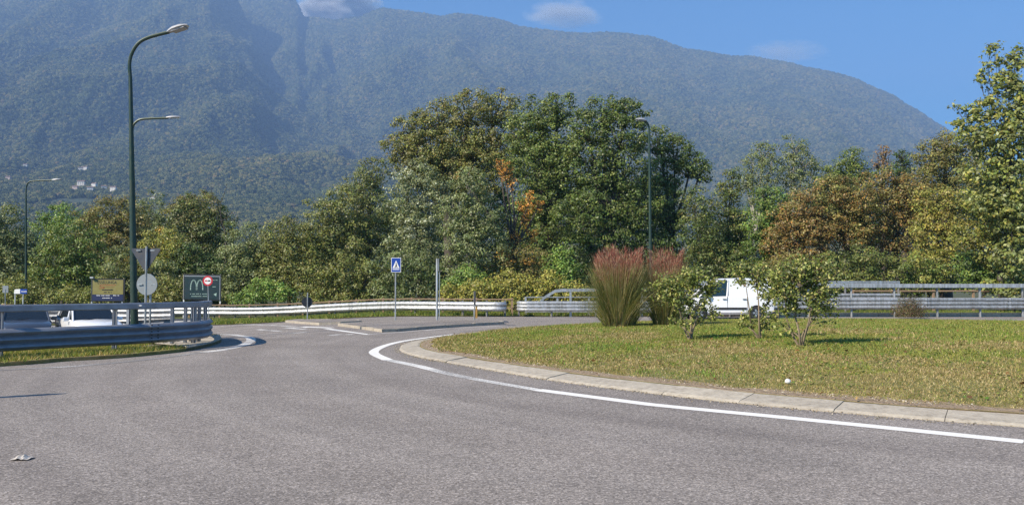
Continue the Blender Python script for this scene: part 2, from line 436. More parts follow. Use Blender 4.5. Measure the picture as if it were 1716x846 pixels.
# sandy crumbled strip just inside the kerb
V = []; Fs = []
for i, p in enumerate(kin):
    t = kin[(i + 1) % len(kin)] - kin[i - 1]; nr = Vector((t.y, -t.x, 0)).normalized() * INS
    wdt = .16 + .42 * float(fbm(i * .35, 1.2, 3, 3)); q0 = p - nr * .06; q1 = p + nr * wdt
    zz = float(isl_z(q1.x, q1.y)) + .004
    V += [(q0.x, q0.y, .06), (p.x + nr.x * .07, p.y + nr.y * .07, .088), (q1.x, q1.y, zz - .002)]
n_ = len(kin)
for i in range(n_):
    j = (i + 1) % n_; Fs += [(3 * i, 3 * i + 1, 3 * j + 1, 3 * j), (3 * i + 1, 3 * i + 2, 3 * j + 2, 3 * j + 1)]
mb = MB(); mb.add(V, Fs); tag(mb.build('sand_strip', DIRT), kind='structure')

# ------------------------------------------------------------------ road markings
ribbon('edge_line', LINE[:5], .23, PAINT)
ribbon('edge_line', LINE[4:9], .19, PAINTW, w2=.24)
ribbon('edge_line', catmull(LINE[8:], 4), .24, PAINT, w2=.16)
ribbon('edge_line', [LINE[0], Vector((8, 6.2, 0)), Vector((12, 5.6, 0)), Vector((16.5, 6.1, 0))], .2, PAINT)
ribbon('lane_line', gp([(342, 541), (430, 544), (515, 549)]), .16, PAINTW)
ribbon('lane_line', gp([(506, 547.5), (556, 549.5)]), .3, PAINT)
ribbon('lane_line', gp([(548, 551), (585, 556), (618, 560.5)]), .28, PAINT, w2=.16)
ribbon('lane_line', gp([(618, 560), (680, 556), (750, 550.5), (850, 545.5)]), .14, PAINTW)
for q in ([(432, 552), (470, 555)], [(478, 549), (512, 552)], [(484, 559), (512, 556.5)], [(552, 562), (570, 560)], [(580, 560.5), (592, 560)]):
    ribbon('give_way_mark', gp(q), .22, PAINTW)
ribbon('verge_line', catmull(gp([(345, 562), (385, 560.5), (413, 564), (421, 570), (410, 577), (380, 585), (340, 590)]), 5), .26, PAINTW)
ribbon('verge_line', catmull(gp([(340, 590), (250, 602), (120, 614), (0, 620), (-200, 632)]), 4), .2, PAINTVW)
# far carriageway edge line
ribbon('far_edge_line', [Vector((-30, 40.3, 0)), Vector((-14, 40.3, 0)), Vector((0, 40.2, 0)), Vector((8, 40.2, 0))], .13, PAINTW)

# ------------------------------------------------------------------ splitter islands
def traffic_island(name, label, poly, h=.11, kerbs=.9):
    P = [G(*q) for q in poly]; ar = sum(P[i - 1].x * P[i].y - P[i].x * P[i - 1].y for i in range(len(P)))
    if ar < 0: P = P[::-1]
    c = sum(P, Vector()) / len(P)
    root = empty(name, c, label, 'traffic island')
    n = len(P); inn = []
    for i in range(n):
        e1 = (P[i] - P[i - 1]).normalized(); e2 = (P[(i + 1) % n] - P[i]).normalized()
        n1 = Vector((-e1.y, e1.x, 0)); n2 = Vector((-e2.y, e2.x, 0)); bi = (n1 + n2).normalized()
        inn.append(P[i] + bi * min(.14 / max(bi.dot(n1), .35), .4))
    mb = MB(); m_ = len(inn)
    mb.add([p + Vector((0, 0, h + .003)) for p in inn], [tuple(range(m_))]); mb.build('paved_top', ASPH, root)
    for i in range(n):
        j = (i + 1) % n; L = (P[j] - P[i]).length; k = max(1, round(L / kerbs))
        for s in range(k):
            t0, t1 = s / k + .008 / L, (s + 1) / k - .008 / L
            a_, b_, c_, d_ = P[i].lerp(P[j], t0), P[i].lerp(P[j], t1), inn[i].lerp(inn[j], t1), inn[i].lerp(inn[j], t0)
            hh = h + random.uniform(-.008, .008)
            V = [v + Vector((0, 0, -.02)) for v in (a_, b_, c_, d_)] + [v + Vector((0, 0, hh)) for v in (a_, b_, c_, d_)]
            MB().add(V, [(3, 2, 1, 0), (4, 5, 6, 7), (0, 1, 5, 4), (1, 2, 6, 5), (2, 3, 7, 6), (3, 0, 4, 7)]).build('kerbstone', KERB, root)
    return root
traffic_island('traffic_island', 'small kerbed traffic island at the road mouth beside the round sign seen from behind',
               [(478, 540), (505, 542.5), (535, 544.7), (570, 543), (606, 540.8), (600, 538.6), (540, 537.6), (495, 538)], .1)
traffic_island('traffic_island', 'larger kerbed traffic island carrying the blue crossing sign and tall edge-on sign',
               [(566, 546), (600, 550.5), (640, 556.5), (665, 555.5), (700, 552.5), (770, 547.5), (845, 543), (840, 541.3), (740, 541.2), (640, 541.8)], .1)

# ------------------------------------------------------------------ left verge between the two carriageways
vp = gp([(0, 614), (100, 606), (200, 600), (300, 590), (340, 583), (362, 577), (371, 571.5), (364, 566.5), (350, 563.5)])
vp = [Vector((-22, 3.5, 0)), Vector((-13.5, 11, 0))] + vp + [Vector((-10.4, 25.9, 0)), Vector((-13, 25.6, 0)), Vector((-18, 23.2, 0)), Vector((-30, 16, 0)), Vector((-30, 6, 0))]
vloop = catmull(vp, 5, True)
vc = Vector((-13, 19, 0))
mb = MB(); n_ = len(vloop)
def vz(p): return g(p.x, p.y)
mb.add([Vector((p.x, p.y, vz(p) + .075)) for p in vloop] + [Vector((p.x, p.y, vz(p) - .03)) for p in vloop] , [tuple(range(n_))] + [(i, (i + 1) % n_, (i + 1) % n_ + n_, i + n_) for i in range(n_)])
tag(mb.build('verge', SOIL), kind='structure')
# concrete nose of the verge
nose_i = [i for i, p in enumerate(vloop) if p.x > -9.0 and p.y > 18.9]
npts = [vloop[i] for i in nose_i]
root = empty('verge_nose', (-8.2, 21, 0), 'worn concrete nose at the tip of the grass verge under the guard rail end', 'kerb')
mb = MB(); n_ = len(npts); cin = Vector((-9.6, 20.8, 0))
inner = [p.lerp(cin, .0 if k in (0, n_ - 1) else .75) for k, p in enumerate(npts)]
top = [Vector((p.x, p.y, vz(p) + .1)) for p in npts]; itop = [Vector((p.x, p.y, vz(p) + .125)) for p in inner]; bot = [Vector((p.x, p.y, vz(p) - .02)) for p in npts]
mb.add(bot + top + itop, [(i, i + 1, i + 1 + n_, i + n_) for i in range(n_ - 1)] + [(i + n_, i + 1 + n_, i + 1 + 2 * n_, i + 2 * n_) for i in range(n_ - 1)])
mb.build('concrete_cap', KERB, root)
for k in range(9):
    p = Vector((random.uniform(-8.8, -8.1), random.uniform(20.2, 22), .14)); s = random.uniform(.04, .1)
    MB().box(p, (s, s * 1.3, s * .7), random.random() * 3).build('rubble', KERB, root)

# far verges
tag(grid_sheet('far_verge', np.arange(-75, 76, 1.), np.array([ROADFAR - .02, ROADFAR + .5, 42.5, 44, 46]), lambda x, y: g(x, y) + .03, SOIL), kind='structure')
root = empty('far_kerb', (12, 40.9, 0), 'low pale concrete kerb beneath the far guard rail on the right', 'kerb')
for k in range(24):
    MB().box((9.5 + k * 1.02, 40.9, .09), (1.0, .3, .22 + random.uniform(-.01, .01))).build('kerbstone', KERB, root)

# ------------------------------------------------------------------ guard rails
def wave_profile(h, waves, depth=.08):
    """closed sheet profile, bulging to the right of the path; z from 0 to h"""
    n = waves * 6; f = []
    for i in range(n + 1):
        t = i / n; z = t * h; ph = t * waves
        x = depth * (.5 - .5 * math.cos(2 * math.pi * ph)) ** .7
        f.append((x, z))
    return f + [(x - .012, z) for x, z in f[::-1]]
W3 = wave_profile(.5, 3); W2 = wave_profile(.34, 2)
def rail(label, path, z0, h=.5, waves=3, panel=4.0, steel=GALV, posts=2.0, post_top=.78, post_steel=None, top=None, topz=1.15, topstep=None, post_h=None, group=None, zf=None, fishtail=False, ph=0., side=1, offs=.1, endcap=False):
    zf = zf or (lambda p: g(p.x, p.y))
    path = resample(path, .4); path = [Vector((p.x, p.y, zf(p))) for p in path]
    root = empty('guard_rail', path[len(path) // 2], label, 'guard rail', group)
    prof = wave_profile(h, waves)
    if side < 0: prof = [(-x, z) for x, z in prof][::-1]
    per = max(1, int(round(panel / .4))); i = 0
    while i < len(path) - 1:
        j = min(i + per, len(path) - 1)
        if len(path) - 1 - j < 3: j = len(path) - 1
        seg = [p.copy() for p in path[i:j + 1]]
        MB().sweep(seg, prof, z0).build('beam', steel, root, smooth=True, autos=math.radians(60))
        # overlapping splice with bolt heads
        if j < len(path) - 1:
            a_, b_ = path[j], path[j + 1]; d = (b_ - a_).normalized()
            sp = [a_ - d * .14, a_ + d * .14]
            MB().sweep(sp, [(x + .006 * side, z) for x, z in prof], z0).build('splice', steel, root, smooth=True, autos=math.radians(60))
            nr_b = Vector((d.y, -d.x, 0)) * side; bolts = MB()
            for bx_ in (-.09, .09):
                for wv_ in range(waves):
                    for zz_b in (.25, .75):
                        bolts.box(a_ + d * bx_ + nr_b * .055 + Vector((0, 0, z0 + h * (wv_ + zz_b) / waves)), (.03, .03, .03))
            tag(bolts.build('bolts', BLACK, root), kind='stuff')
        i = j
    if fishtail:
        p = path[-1]; d = (path[-1] - path[-2]).normalized()
        MB().sweep([p, p + d * .12 + Vector((0, 0, 0)), p + d * .26], [(x, z * 1.0) for x, z in prof], z0).build('fishtail_end', steel, root, smooth=True, autos=math.radians(60))
    ps = resample(path, posts)
    pm = post_steel or POSTM
    for k, p in enumerate(ps):
        a_ = ps[max(k - 1, 0)]; b_ = ps[min(k + 1, len(ps) - 1)]; d = (b_ - a_); rz = math.atan2(d.y, d.x)
        nr = Vector((d.y, -d.x, 0)).normalized() * side
        pb = p - nr * offs; pt = (topz if top and post_h is None else (post_h or post_top))
        hh = pt + .3
        MB().box((pb.x, pb.y, p.z + pt - hh / 2), (.012, .1, hh), rz).box((pb.x, pb.y, p.z + pt - hh / 2), (.09, .012, hh), rz).box((pb.x - nr.x * .05, pb.y - nr.y * .05, p.z + pt - hh / 2), (.09, .010, hh), rz).build('post', pm, root)
        if not top or True:
            q = p - nr * (offs * .45)
            MB().box((q.x, q.y, p.z + z0 + h / 2), (.1, offs * .8, h * .5), rz).build('spacer', pm, root)
    if top:
        tp = [p - (Vector(((path[min(k + 1, len(path) - 1)] - path[max(k - 1, 0)]).y, -(path[min(k + 1, len(path) - 1)] - path[max(k - 1, 0)]).x, 0)).normalized()) * side * (offs - .09) for k, p in enumerate(path)]
        hw, hh = top
        pr = [(-hw / 2, 0), (hw / 2 - .02, 0), (hw / 2, .02), (hw / 2, hh - .02), (hw / 2 - .02, hh), (-hw / 2, hh)]
        i = 0; per = int(round(6 / .4))
        while i < len(tp) - 1:
            j = min(i + per, len(tp) - 1)
            if len(tp) - 1 - j < 3: j = len(tp) - 1
            seg = tp[i:j + 1]
            MB().sweep(seg, pr, topz - hh).build('top_rail', steel, root); i = j
    return root, path

near = [Vector((-24, 1.0, 0)), Vector((-17.2, 8.0, 0)), Vector((-13.2, 12.3, 0)), G(0, 606), G(120, 598), G(230, 591), G(300, 585), G(340, 580.5), Vector((-7.95, 21.6, 0)), Vector((-8.42, 22.8, 0)), Vector((-9.05, 24.1, 0)), Vector((-10.1, 25.0, 0)), Vector((-11.6, 25.0, 0))]
nearp = catmull(near, 6)
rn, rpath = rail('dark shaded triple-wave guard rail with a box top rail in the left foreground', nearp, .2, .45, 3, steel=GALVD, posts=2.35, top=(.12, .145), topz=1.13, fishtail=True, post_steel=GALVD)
for k in range(6):
    p = rpath[int(len(rpath) * (.45 + .09 * k))]
    MB().box((p.x + .075, p.y - .04, p.z + 1.07 if k % 2 else p.z + .5), (.05, .05, .02)).build('reflector', WHITE, rn)
# extra posts clustered at its end
for q in ((296, 583), (318, 581), (334, 579), (341, 578.5)):
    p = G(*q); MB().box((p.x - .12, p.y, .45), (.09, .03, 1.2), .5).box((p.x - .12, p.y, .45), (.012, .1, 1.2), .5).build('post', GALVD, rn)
# pale barrier behind the cars
r3 = [Vector((-34, 31, 0)), Vector((-26, 33, 0)), Vector((-19, 34.4, 0)), at(289, 530, 34.4)]
rail('sunlit pale guard rail behind the parked cars, ending before the green billboard', catmull(r3, 5), .62, .62, 3, posts=2.2, steel=GALV)
# far rail, left of the gap
fr = [Vector((-44, 47.5, 0)), Vector((-30, 48.5, 0)), Vector((-18, 47.6, 0)), Vector((-11, 45.4, 0)), Vector((-5, 42.2, 0)), Vector((-2.2, 41.2, 0)), Vector((-.62, 40.6, 0)), Vector((-.36, 40.75, 0)), Vector((-.32, 41.1, 0))]
rail('long bright double-wave guard rail across the road, left of the fence gap', catmull(fr, 6), .28, .46, 2, posts=1.35, steel=GALV, post_top=.8)
# right of the gap
fr2 = [Vector((.3, 41.2, 0)), Vector((.32, 40.7, 0)), Vector((.55, 40.5, 0)), Vector((3, 40.45, 0)), Vector((8, 40.5, 0)), Vector((13, 40.6, 0))]
rA, pA = rail('bright guard rail right of the gap with a sloping pipe handrail above it', catmull(fr2, 6), .28, .5, 3, posts=2.2, steel=GALV)
hz = [at(905, 505, 40.7), at(913, 498, 40.7), at(930, 487.5, 40.7), at(942, 486, 40.7), at(1010, 485.6, 40.7), at(1100, 485.6, 40.7), at(1300, 486, 40.7)]
mb = MB()
mb.sweep(hz, [(-.05, -.08), (.05, -.08), (.05, .07), (-.05, .07)]).build('handrail', GALV, rA)
for px in (956, 1010, 1075, 1140, 1205, 1270):
    p = at(px, 486, 40.7); MB().box((p.x, p.y, .62), (.1, .08, 1.25)).build('handrail_post', GALV, rA)
# right-hand bridge barrier
fr3 = [at(1284, 520, 40.3), Vector((20, 40.3, 0)), Vector((28, 40.4, 0)), Vector((40, 41, 0))]
for p in fr3: p.z = 0
rail('bright triple-wave bridge barrier with a high box rail, on the far right', fr3, .36, .56, 3, posts=2.15, top=(.14, .2), topz=1.6, steel=GALV, zf=lambda p: .03, post_steel=GALV)
fr4 = [at(1150, 520, 43.2), at(1508, 520, 43.2)]
for p in fr4: p.z = 0
rail('farther guard rail with a raised top rail, behind the bridge barrier', fr4, .75, .36, 2, posts=3.2, top=(.12, .22), topz=1.76, steel=GALV, zf=lambda p: .03)

def fence(label, path, h, rails, step=1.9, m=WOOD, pr=.045):
    pts = resample(path, step); root = empty('fence', pts[len(pts) // 2], label, 'fence')
    for p in pts:
        MB().box((p.x, p.y, g(p.x, p.y) + h / 2), (.1, .1, h + .04)).build('fence_post', m, root)
    for a_, b_ in zip(pts, pts[1:]):
        for z in rails:
            A = Vector((a_.x, a_.y - .06, g(a_.x, a_.y) + z)); B = Vector((b_.x, b_.y - .06, g(b_.x, b_.y) + z + random.uniform(-.01, .01)))
            MB().tube([A, B], pr, 6).build('fence_rail', m, root)
    return root
fence('brown wooden post and rail fence running just behind the far left guard rail',
      catmull([Vector((-40, 49.6, 0)), Vector((-18, 48.9, 0)), Vector((-11, 46.7, 0)), Vector((-5, 43.5, 0)), Vector((-1.5, 42.2, 0)), Vector((0, 41.9, 0))], 6), .9, (.42, .84), pr=.03)
fence('thin pale tube railing behind the guard rail right of the gap', [Vector((.7, 41.9, 0)), Vector((12, 42.2, 0))], .95, (.2, .62, .95), 1.7, GALV, .03)
fence('brown wooden fence behind the far right bridge barrier', [Vector((18.5, 44.5, 0)), Vector((34, 45.0, 0))], 1.3, (.5, 1.25), 2.2)

# ------------------------------------------------------------------ street lamps
def lamp_head(mb_h, mb_l, p, d, L, W_, Hh, tilt):
    d = d.normalized(); up = Vector((0, 0, 1)); s = d.cross(up).normalized()
    dd = (d * math.cos(tilt) + up * math.sin(tilt)).normalized(); uu = s.cross(dd).normalized()
    rings = [(0, .22, .35), (.12, .5, .7), (.35, .9, 1.), (.65, 1., .9), (.9, .75, .55), (1, .3, .25)]
    V = []; Fs = []; n = 10
    for t, wx, hx in rings:
        c_ = p + dd * L * t
        for k in range(n):
            a = 2 * math.pi * k / n; z = math.sin(a)
            z = z if z > 0 else z * .35
            V.append(c_ + s * math.cos(a) * W_ / 2 * wx + uu * z * Hh * hx)
    for i in range(len(rings) - 1):
        for k in range(n):
            Fs.append((i * n + k, i * n + (k + 1) % n, (i + 1) * n + (k + 1) % n, (i + 1) * n + k))
    Fs += [tuple(range(n)), tuple((len(rings) - 1) * n + k for k in range(n))]
    mb_h.add(V, Fs)
    c_ = p + dd * L * .58 - uu * Hh * .36
    m = Matrix((dd, s, uu)).transposed()
    mb_l.box(c_, (L * .6, W_ * .7, Hh * .25), m=m)
def street_lamp(label, basep, topp, armpts, heads, r0=.11, r1=.05, lower=None):
    root = empty('street_lamp', basep, label, 'street lamp', 'tall dark green street lamps')
    t = [basep.lerp(topp, k / 6) for k in range(7)]
    MB().tube([basep, basep + Vector((0, 0, .5))], r0 * 1.25, 12).build('pole_base', GREENP, root, smooth=True, autos=.6)
    MB().tube(t, [r0 + (r1 - r0) * k / 6 for k in range(7)], 12).build('pole', GREENP, root, smooth=True, autos=.6)
    MB().tube(catmull([topp] + armpts, 6), r1 * .95, 10).build('arm', GREENP, root, smooth=True, autos=.6)
    if lower: MB().tube(catmull(lower, 6), .035, 8).build('arm', GREENP, root, smooth=True, autos=.6)
    for (p, d, L, W_, Hh, tl) in heads:
        h_, l_ = MB(), MB(); lamp_head(h_, l_, p, d, L, W_, Hh, tl)
        hd = h_.build('lamp_head', LAMPG, root, smooth=True, autos=.7); l_.build('lamp_lens', LENS, hd)
    return root
YL = 24.5
b0 = at(226, 560, YL); b0.z = g(b0.x, b0.y)
street_lamp('tall dark green street lamp on the left with two arms, one high, one lower', b0, at(218.5, 130, YL),
            [at(217, 108, YL), at(221, 90, YL), at(232, 73, YL), at(250, 63, YL), at(284, 54, YL)],
            [(at(280, 55, YL), Vector((1, -.25, 0)), .75, .34, .12, .22), (at(277, 197.5, YL), Vector((1, 0, 0)), .46, .16, .05, .04)], .115, .055,
            lower=[at(222, 216, YL), at(225, 208, YL), at(234, 201, YL), at(250, 199, YL), at(282, 198, YL)])
YR = 43.5
b0 = at(1091, 533, YR); b0.z = 0
street_lamp('tall thin street lamp in front of the big central tree, head pointing left', b0, at(1088, 225, YR),
            [at(1087, 212, YR), at(1083, 205, YR), at(1076, 202, YR)],
            [(at(1084, 203, YR), Vector((-1, -.5, 0)), .7, .34, .12, .05)], .1, .06)
YS = 57.
b0 = at(44, 515, YS); b0.z = g(b0.x, b0.y)
street_lamp('distant street lamp at the far left with a single arm to the right', b0, at(43.5, 322, YS),
            [at(44.5, 312, YS), at(49, 305, YS), at(60, 303, YS), at(87, 302, YS)],
            [(at(86, 302, YS), Vector((1, 0, 0)), .7, .26, .09, .08)], .1, .05)

# ------------------------------------------------------------------ signs
def plane_m(c, yaw=0):
    """matrix: a -> right, b -> up, c -> away from the viewer's side"""
    R = Matrix.Rotation(yaw, 4, 'Z'); B = Matrix(((1, 0, 0, 0), (0, 0, 1, 0), (0, 1, 0, 0), (0, 0, 0, 1)))
    return Matrix.Translation(c) @ R @ B
def circ(r, n=32, cx=0, cy_=0): return [(cx + r * math.cos(2 * math.pi * k / n), cy_ + r * math.sin(2 * math.pi * k / n)) for k in range(n)]
def text_part(txt, size, M, m, parent, name='lettering', width=None, thick=.004):
    cu = bpy.data.curves.new('t', 'FONT'); cu.body = txt; cu.size = size; cu.align_x = 'CENTER'; cu.align_y = 'CENTER'; cu.extrude = thick / 2
    o = bpy.data.objects.new('t', cu); COL.objects.link(o); bpy.context.view_layer.update()
    me = bpy.data.meshes.new_from_object(o.evaluated_get(bpy.context.evaluated_depsgraph_get()))
    bpy.data.objects.remove(o); me.name = name
    xs = [v.co.x for v in me.vertices]; sc_ = width / (max(xs) - min(xs)) if width else 1
    off = origin_of(parent)
    for v in me.vertices:
        v.co = M @ Vector((v.co.x * sc_, v.co.y, -v.co.z)) - off
    me.materials.clear(); me.materials.append(m)
    q = bpy.data.objects.new(name, me); COL.objects.link(q); q.parent = parent; return q

# crossing sign
p = G(662.5, 541.5); p.z = .13; Ys = p.y
root = empty('crossing_sign', p, 'blue pedestrian crossing sign on a slim pole on the larger traffic island', 'road sign')
tp = at(662.5, 432, Ys)
MB().tube([p, Vector((p.x, p.y, tp.z - .03))], .03, 10).build('pole', GALV, root, smooth=True, autos=.6)
c_ = at(664, 444, Ys); c_.y -= .05; M_ = plane_m(c_)
MB().prism([(-.2, -.3), (.2, -.3), (.2, .3), (-.2, .3)], 0, .02, M_).build('sign_back', WHITE, root)
M2 = plane_m(c_ + Vector((0, -.004, 0)))
MB().prism([(-.18, -.28), (.18, -.28), (.18, .28), (-.18, .28)], 0, .004, M2).build('sign_plate', BLUE, root)
M3 = plane_m(c_ + Vector((0, -.008, 0)))
MB().prism([(-.145, -.13), (.145, -.13), (0, .19)], 0, .004, M3).build('white_triangle', WHITE, root)
MB().prism([(-.14, -.2), (.14, -.2), (.14, -.165), (-.14, -.165)], 0, .004, M3).build('white_band', WHITE, root)
M4 = plane_m(c_ + Vector((0, -.012, 0)))
MB().prism(circ(.018, 10, 0, .08), 0, .004, M4).prism([(-.012, .055), (.02, .05), (.03, -.02), (.055, -.11), (.03, -.115), (.005, -.04), (-.03, -.115), (-.055, -.11), (-.02, -.02)], 0, .004, M4).build('walking_figure', BLACK, root)

# tall edge-on sign
p = G(732, 541.5); p.z = .13
root = empty('edge_on_sign', p, 'tall galvanised sign seen edge-on, right of the blue crossing sign', 'road sign')
tp = at(731, 433, p.y)
MB().tube([p, Vector((p.x, p.y, tp.z))], .045, 10).build('pole', GALV, root, smooth=True, autos=.6)
MB().box((p.x + .06, p.y, tp.z - .27), (.03, .55, .5), .12).build('sign_plate', SIGNL, root)
MB().box((p.x + .1, p.y + .02, tp.z - 1.8), (.03, .03, 2.6)).build('brace', GALV, root)
# short edge-on post
p = G(795, 541); p.z = .13
root = empty('short_sign_post', p, 'short sign post with a dark edge-on plate and a yellow reflector low down', 'road sign')
tp = at(795, 488, p.y)
MB().tube([p, Vector((p.x, p.y, tp.z))], .035, 10).build('pole', GALV, root, smooth=True, autos=.6)
MB().box((p.x + .01, p.y - .06, tp.z - .28), (.06, .5, .55), .1).build('sign_plate', SIGNB, root)
MB().box((p.x + .085, p.y, .45), (.07, .1, .5)).build('yellow_reflector', mat('reflector_amber', (.35, .2, .04), .4), root)

# round sign back
p = G(515, 539); p.z = .13 + g(p.x, p.y); Ys = p.y
root = empty('round_sign_back', p, 'dark back of a small round sign on a pole by the small traffic island', 'road sign')
MB().tube([p, Vector((p.x, p.y, at(515, 490, Ys).z))], .028, 10).build('pole', GALV, root, smooth=True, autos=.6)
c_ = at(514.5, 506, Ys); c_.y += .04
MB().prism(circ(.255), 0, .02, plane_m(c_, .2)).build('sign_plate', mat('sign_back_black', (.015, .018, .022), .5), root)

# give way sign back and disc
Ys = 23.4; p = at(243, 560, Ys); p.z = g(p.x, p.y) + .07
root = empty('give_way_sign', p, 'grey back of a large inverted triangle sign above a disc, before the tall left lamp', 'road sign')
MB().tube([p, Vector((p.x, p.y, at(242, 413, Ys).z))], .032, 10).build('pole', GALV, root, smooth=True, autos=.6)
c_ = at(243, 416, Ys); c_.y += .05; M_ = plane_m(c_, -.08)
tri = [(-.41, .0), (-.43, -.05), (-.05, -.62), (.05, -.62), (.43, -.05), (.41, 0)]
MB().prism(tri, 0, .025, M_).build('triangle_plate', SIGNB, root)
for s in (-1, 1): MB().box(c_ + Vector((s * .2, -.012, -.06)), (.12, .02, .03)).build('bracket', GALV, root)
p2 = at(251, 558, Ys + .5); p2.z = g(p2.x, p2.y) + .07
root2 = empty('round_sign_back', p2, 'light grey back of a round sign below the inverted triangle sign', 'road sign')
MB().tube([p2, Vector((p2.x, p2.y, at(250, 459, Ys + .5).z))], .03, 10).build('pole', GALV, root2, smooth=True, autos=.6)
c_ = at(246, 476.5, Ys + .35)
pl = MB().prism(circ(.31), 0, .025, plane_m(c_, -.08)).build('sign_plate', SIGNL, root2)
for s in (-1, 1): MB().box(c_ + Vector((s * .19, -.012, .0)), (.13, .02, .03)).build('bracket', GALV, root2)

# yellow billboard
Yb = 52.; cx_, cy_ = 181, 486
root = empty('billboard', at(181, 520, Yb), 'weathered yellow billboard with black lettering and a navy strip, left of the tall lamp', 'billboard')
k = Yb / F; Wb, Hb = 56 * k, 38 * k; c_ = at(181, 486, Yb); M_ = plane_m(c_)
MB().prism([(-Wb / 2, -Hb / 2), (Wb / 2, -Hb / 2), (Wb / 2, Hb / 2), (-Wb / 2, Hb / 2)], 0, .05, M_).build('frame', BLACK, root)
Mf = plane_m(c_ + Vector((0, -.01, 0)))
MB().prism([(-Wb / 2 + .08, -Hb / 2 + .45), (Wb / 2 - .1, -Hb / 2 + .45), (Wb / 2 - .1, Hb / 2 - .07), (-Wb / 2 + .08, Hb / 2 - .07)], 0, .01, Mf).build('yellow_panel', YEL, root)
MB().prism([(-Wb / 2 + .08, -Hb / 2 + .06), (Wb / 2 - .1, -Hb / 2 + .06), (Wb / 2 - .1, -Hb / 2 + .44), (-Wb / 2 + .08, -Hb / 2 + .44)], 0, .01, Mf).build('navy_panel', NAVY, root)
Mt = plane_m(c_ + Vector((-.06, -.016, .48)))
text_part('ESSELUNGA', .26, Mt, BLACK, root, width=1.22)
Ms = plane_m(c_ + Vector((-.05, -.016, .22))); REDT = mat('board_red_print', (.28, .09, .03), .6)
sp = MB()
def strokes(mb, pts, wd, M, th=.004):
    for (a0, b0_), (a1, b1) in zip(pts, pts[1:]):
        L = math.hypot(a1 - a0, b1 - b0_); ux, uy = (a1 - a0) / L, (b1 - b0_) / L; nx_, ny_ = -uy * wd / 2, ux * wd / 2
        mb.prism([(a0 + nx_, b0_ + ny_), (a0 - nx_, b0_ - ny_), (a1 + ux * wd * .3 - nx_, b1 + uy * wd * .3 - ny_), (a1 + ux * wd * .3 + nx_, b1 + uy * wd * .3 + ny_)], 0, th, M)
strokes(sp, [(.55, .1), (-.42, .1), (-.47, .04), (-.42, 0), (-.22, -.02), (-.18, -.07), (-.24, -.11), (-.5, -.11)], .045, Ms)
strokes(sp, [(.45, -.01), (-.2, -.01)], .02, Ms)
sp.build('long_s_logo', REDT, root)
def print_line(x0, x1, z, h, m, M, seed):
    r = random.Random(seed); mb = MB(); x = x0
    while x < x1:
        w_ = r.uniform(.035, .06)
        if r.random() < .82: mb.prism([(x, z), (x + w_, z), (x + w_, z + h * r.uniform(.7, 1)), (x, z + h * r.uniform(.7, 1))], 0, .004, M)
        x += w_ + .015
    return mb
Mp = plane_m(c_ + Vector((0, -.016, 0)))
print_line(-.42, .3, -.02, .08, BLACK, Mp, 1).build('print_line', BLACK, root)
print_line(-.32, .2, -.17, .07, BLACK, Mp, 2).build('print_line', BLACK, root)
print_line(-.72, .68, -.36, .055, WHITE, Mp, 3).build('print_line', WHITE, root)
print_line(-.35, .3, -.52, .05, WHITE, Mp, 4).build('print_line', WHITE, root)
for px in (154, 205): q = at(px, 467, Yb); MB().box((q.x, q.y + .06, (q.z - .6) / 2), (.08, .08, q.z + .6)).build('post', GALV, root)
q = at(155, 465, Yb); MB().box((q.x + .03, q.y - .1, q.z), (.2, .2, .1)).build('board_lamp', LAMPG, root)

# green billboard
root = empty('billboard', at(339, 515, Yb), 'dark green billboard with a pale letter M emblem, behind the small red-ringed sign', 'billboard')
Wb, Hb = 63 * k, 43 * k; c_ = at(339, 481, Yb); yw = .0; M_ = plane_m(c_, yw)
MB().prism([(-Wb / 2, -Hb / 2 + .03), (Wb / 2, -Hb / 2 - .05), (Wb / 2, Hb / 2 - .03), (-Wb / 2, Hb / 2 + .03)], 0, .05, M_).build('frame', BLACK, root)
Mf = plane_m(c_ + Vector((0, -.012, 0)))
MB().prism([(-Wb / 2 + .06, -Hb / 2 + .08), (Wb / 2 - .1, -Hb / 2 + .03), (Wb / 2 - .1, Hb / 2 - .12), (-Wb / 2 + .06, Hb / 2 - .08)], 0, .01, Mf).build('green_panel', DKGREEN, root)
MB().prism([(Wb / 2 - .1, -Hb / 2), (Wb / 2 - .05, -Hb / 2), (Wb / 2 - .05, Hb / 2 - .12), (Wb / 2 - .1, Hb / 2 - .12)], -.004, .01, Mf).build('side_frame', SIGNL, root)
MB().prism([(-Wb / 2 + .06, Hb / 2 - .14), (Wb / 2 - .1, Hb / 2 - .17), (Wb / 2 - .1, Hb / 2 - .11), (-Wb / 2 + .06, Hb / 2 - .07)], -.004, .01, Mf).build('header_strip', SIGNL, root)
Mm = plane_m(c_ + Vector((-.35, -.02, .12))); mm = MB()
for s in (-1, 1):
    arc = [(s * (.2 - .2 * math.cos(t) * 1) if False else s * (.2 + .19 * math.cos(t)), -.3 + .62 * max(math.sin(t), 0) ** .8) for t in np.linspace(0, math.pi, 15)]
    strokes(mm, arc, .06, Mm)
mm.build('letter_m_emblem', PALEG, root)
Mp = plane_m(c_ + Vector((0, -.018, 0)))
print_line(-.75, .3, -.45, .05, WHITE, Mp, 5).build('print_line', PALEG, root)
print_line(-.75, .28, -.6, .05, WHITE, Mp, 6).build('print_line', PALEG, root)
print_line(.62, .92, .42, .05, WHITE, Mp, 7).build('print_line', PALEG, root)
print_line(.58, .9, .0, .05, WHITE, Mp, 8).build('print_line', PALEG, root)
MB().prism([(.72, -.45), (.92, -.36), (.9, -.58)], 0, .004, Mp).build('arrow', PALEG, root)
for px in (308, 369): q = at(px, 460, Yb); MB().box((q.x, q.y + .07, (q.z - .6) / 2), (.07, .07, q.z + .6)).build('post', WHITE, root)

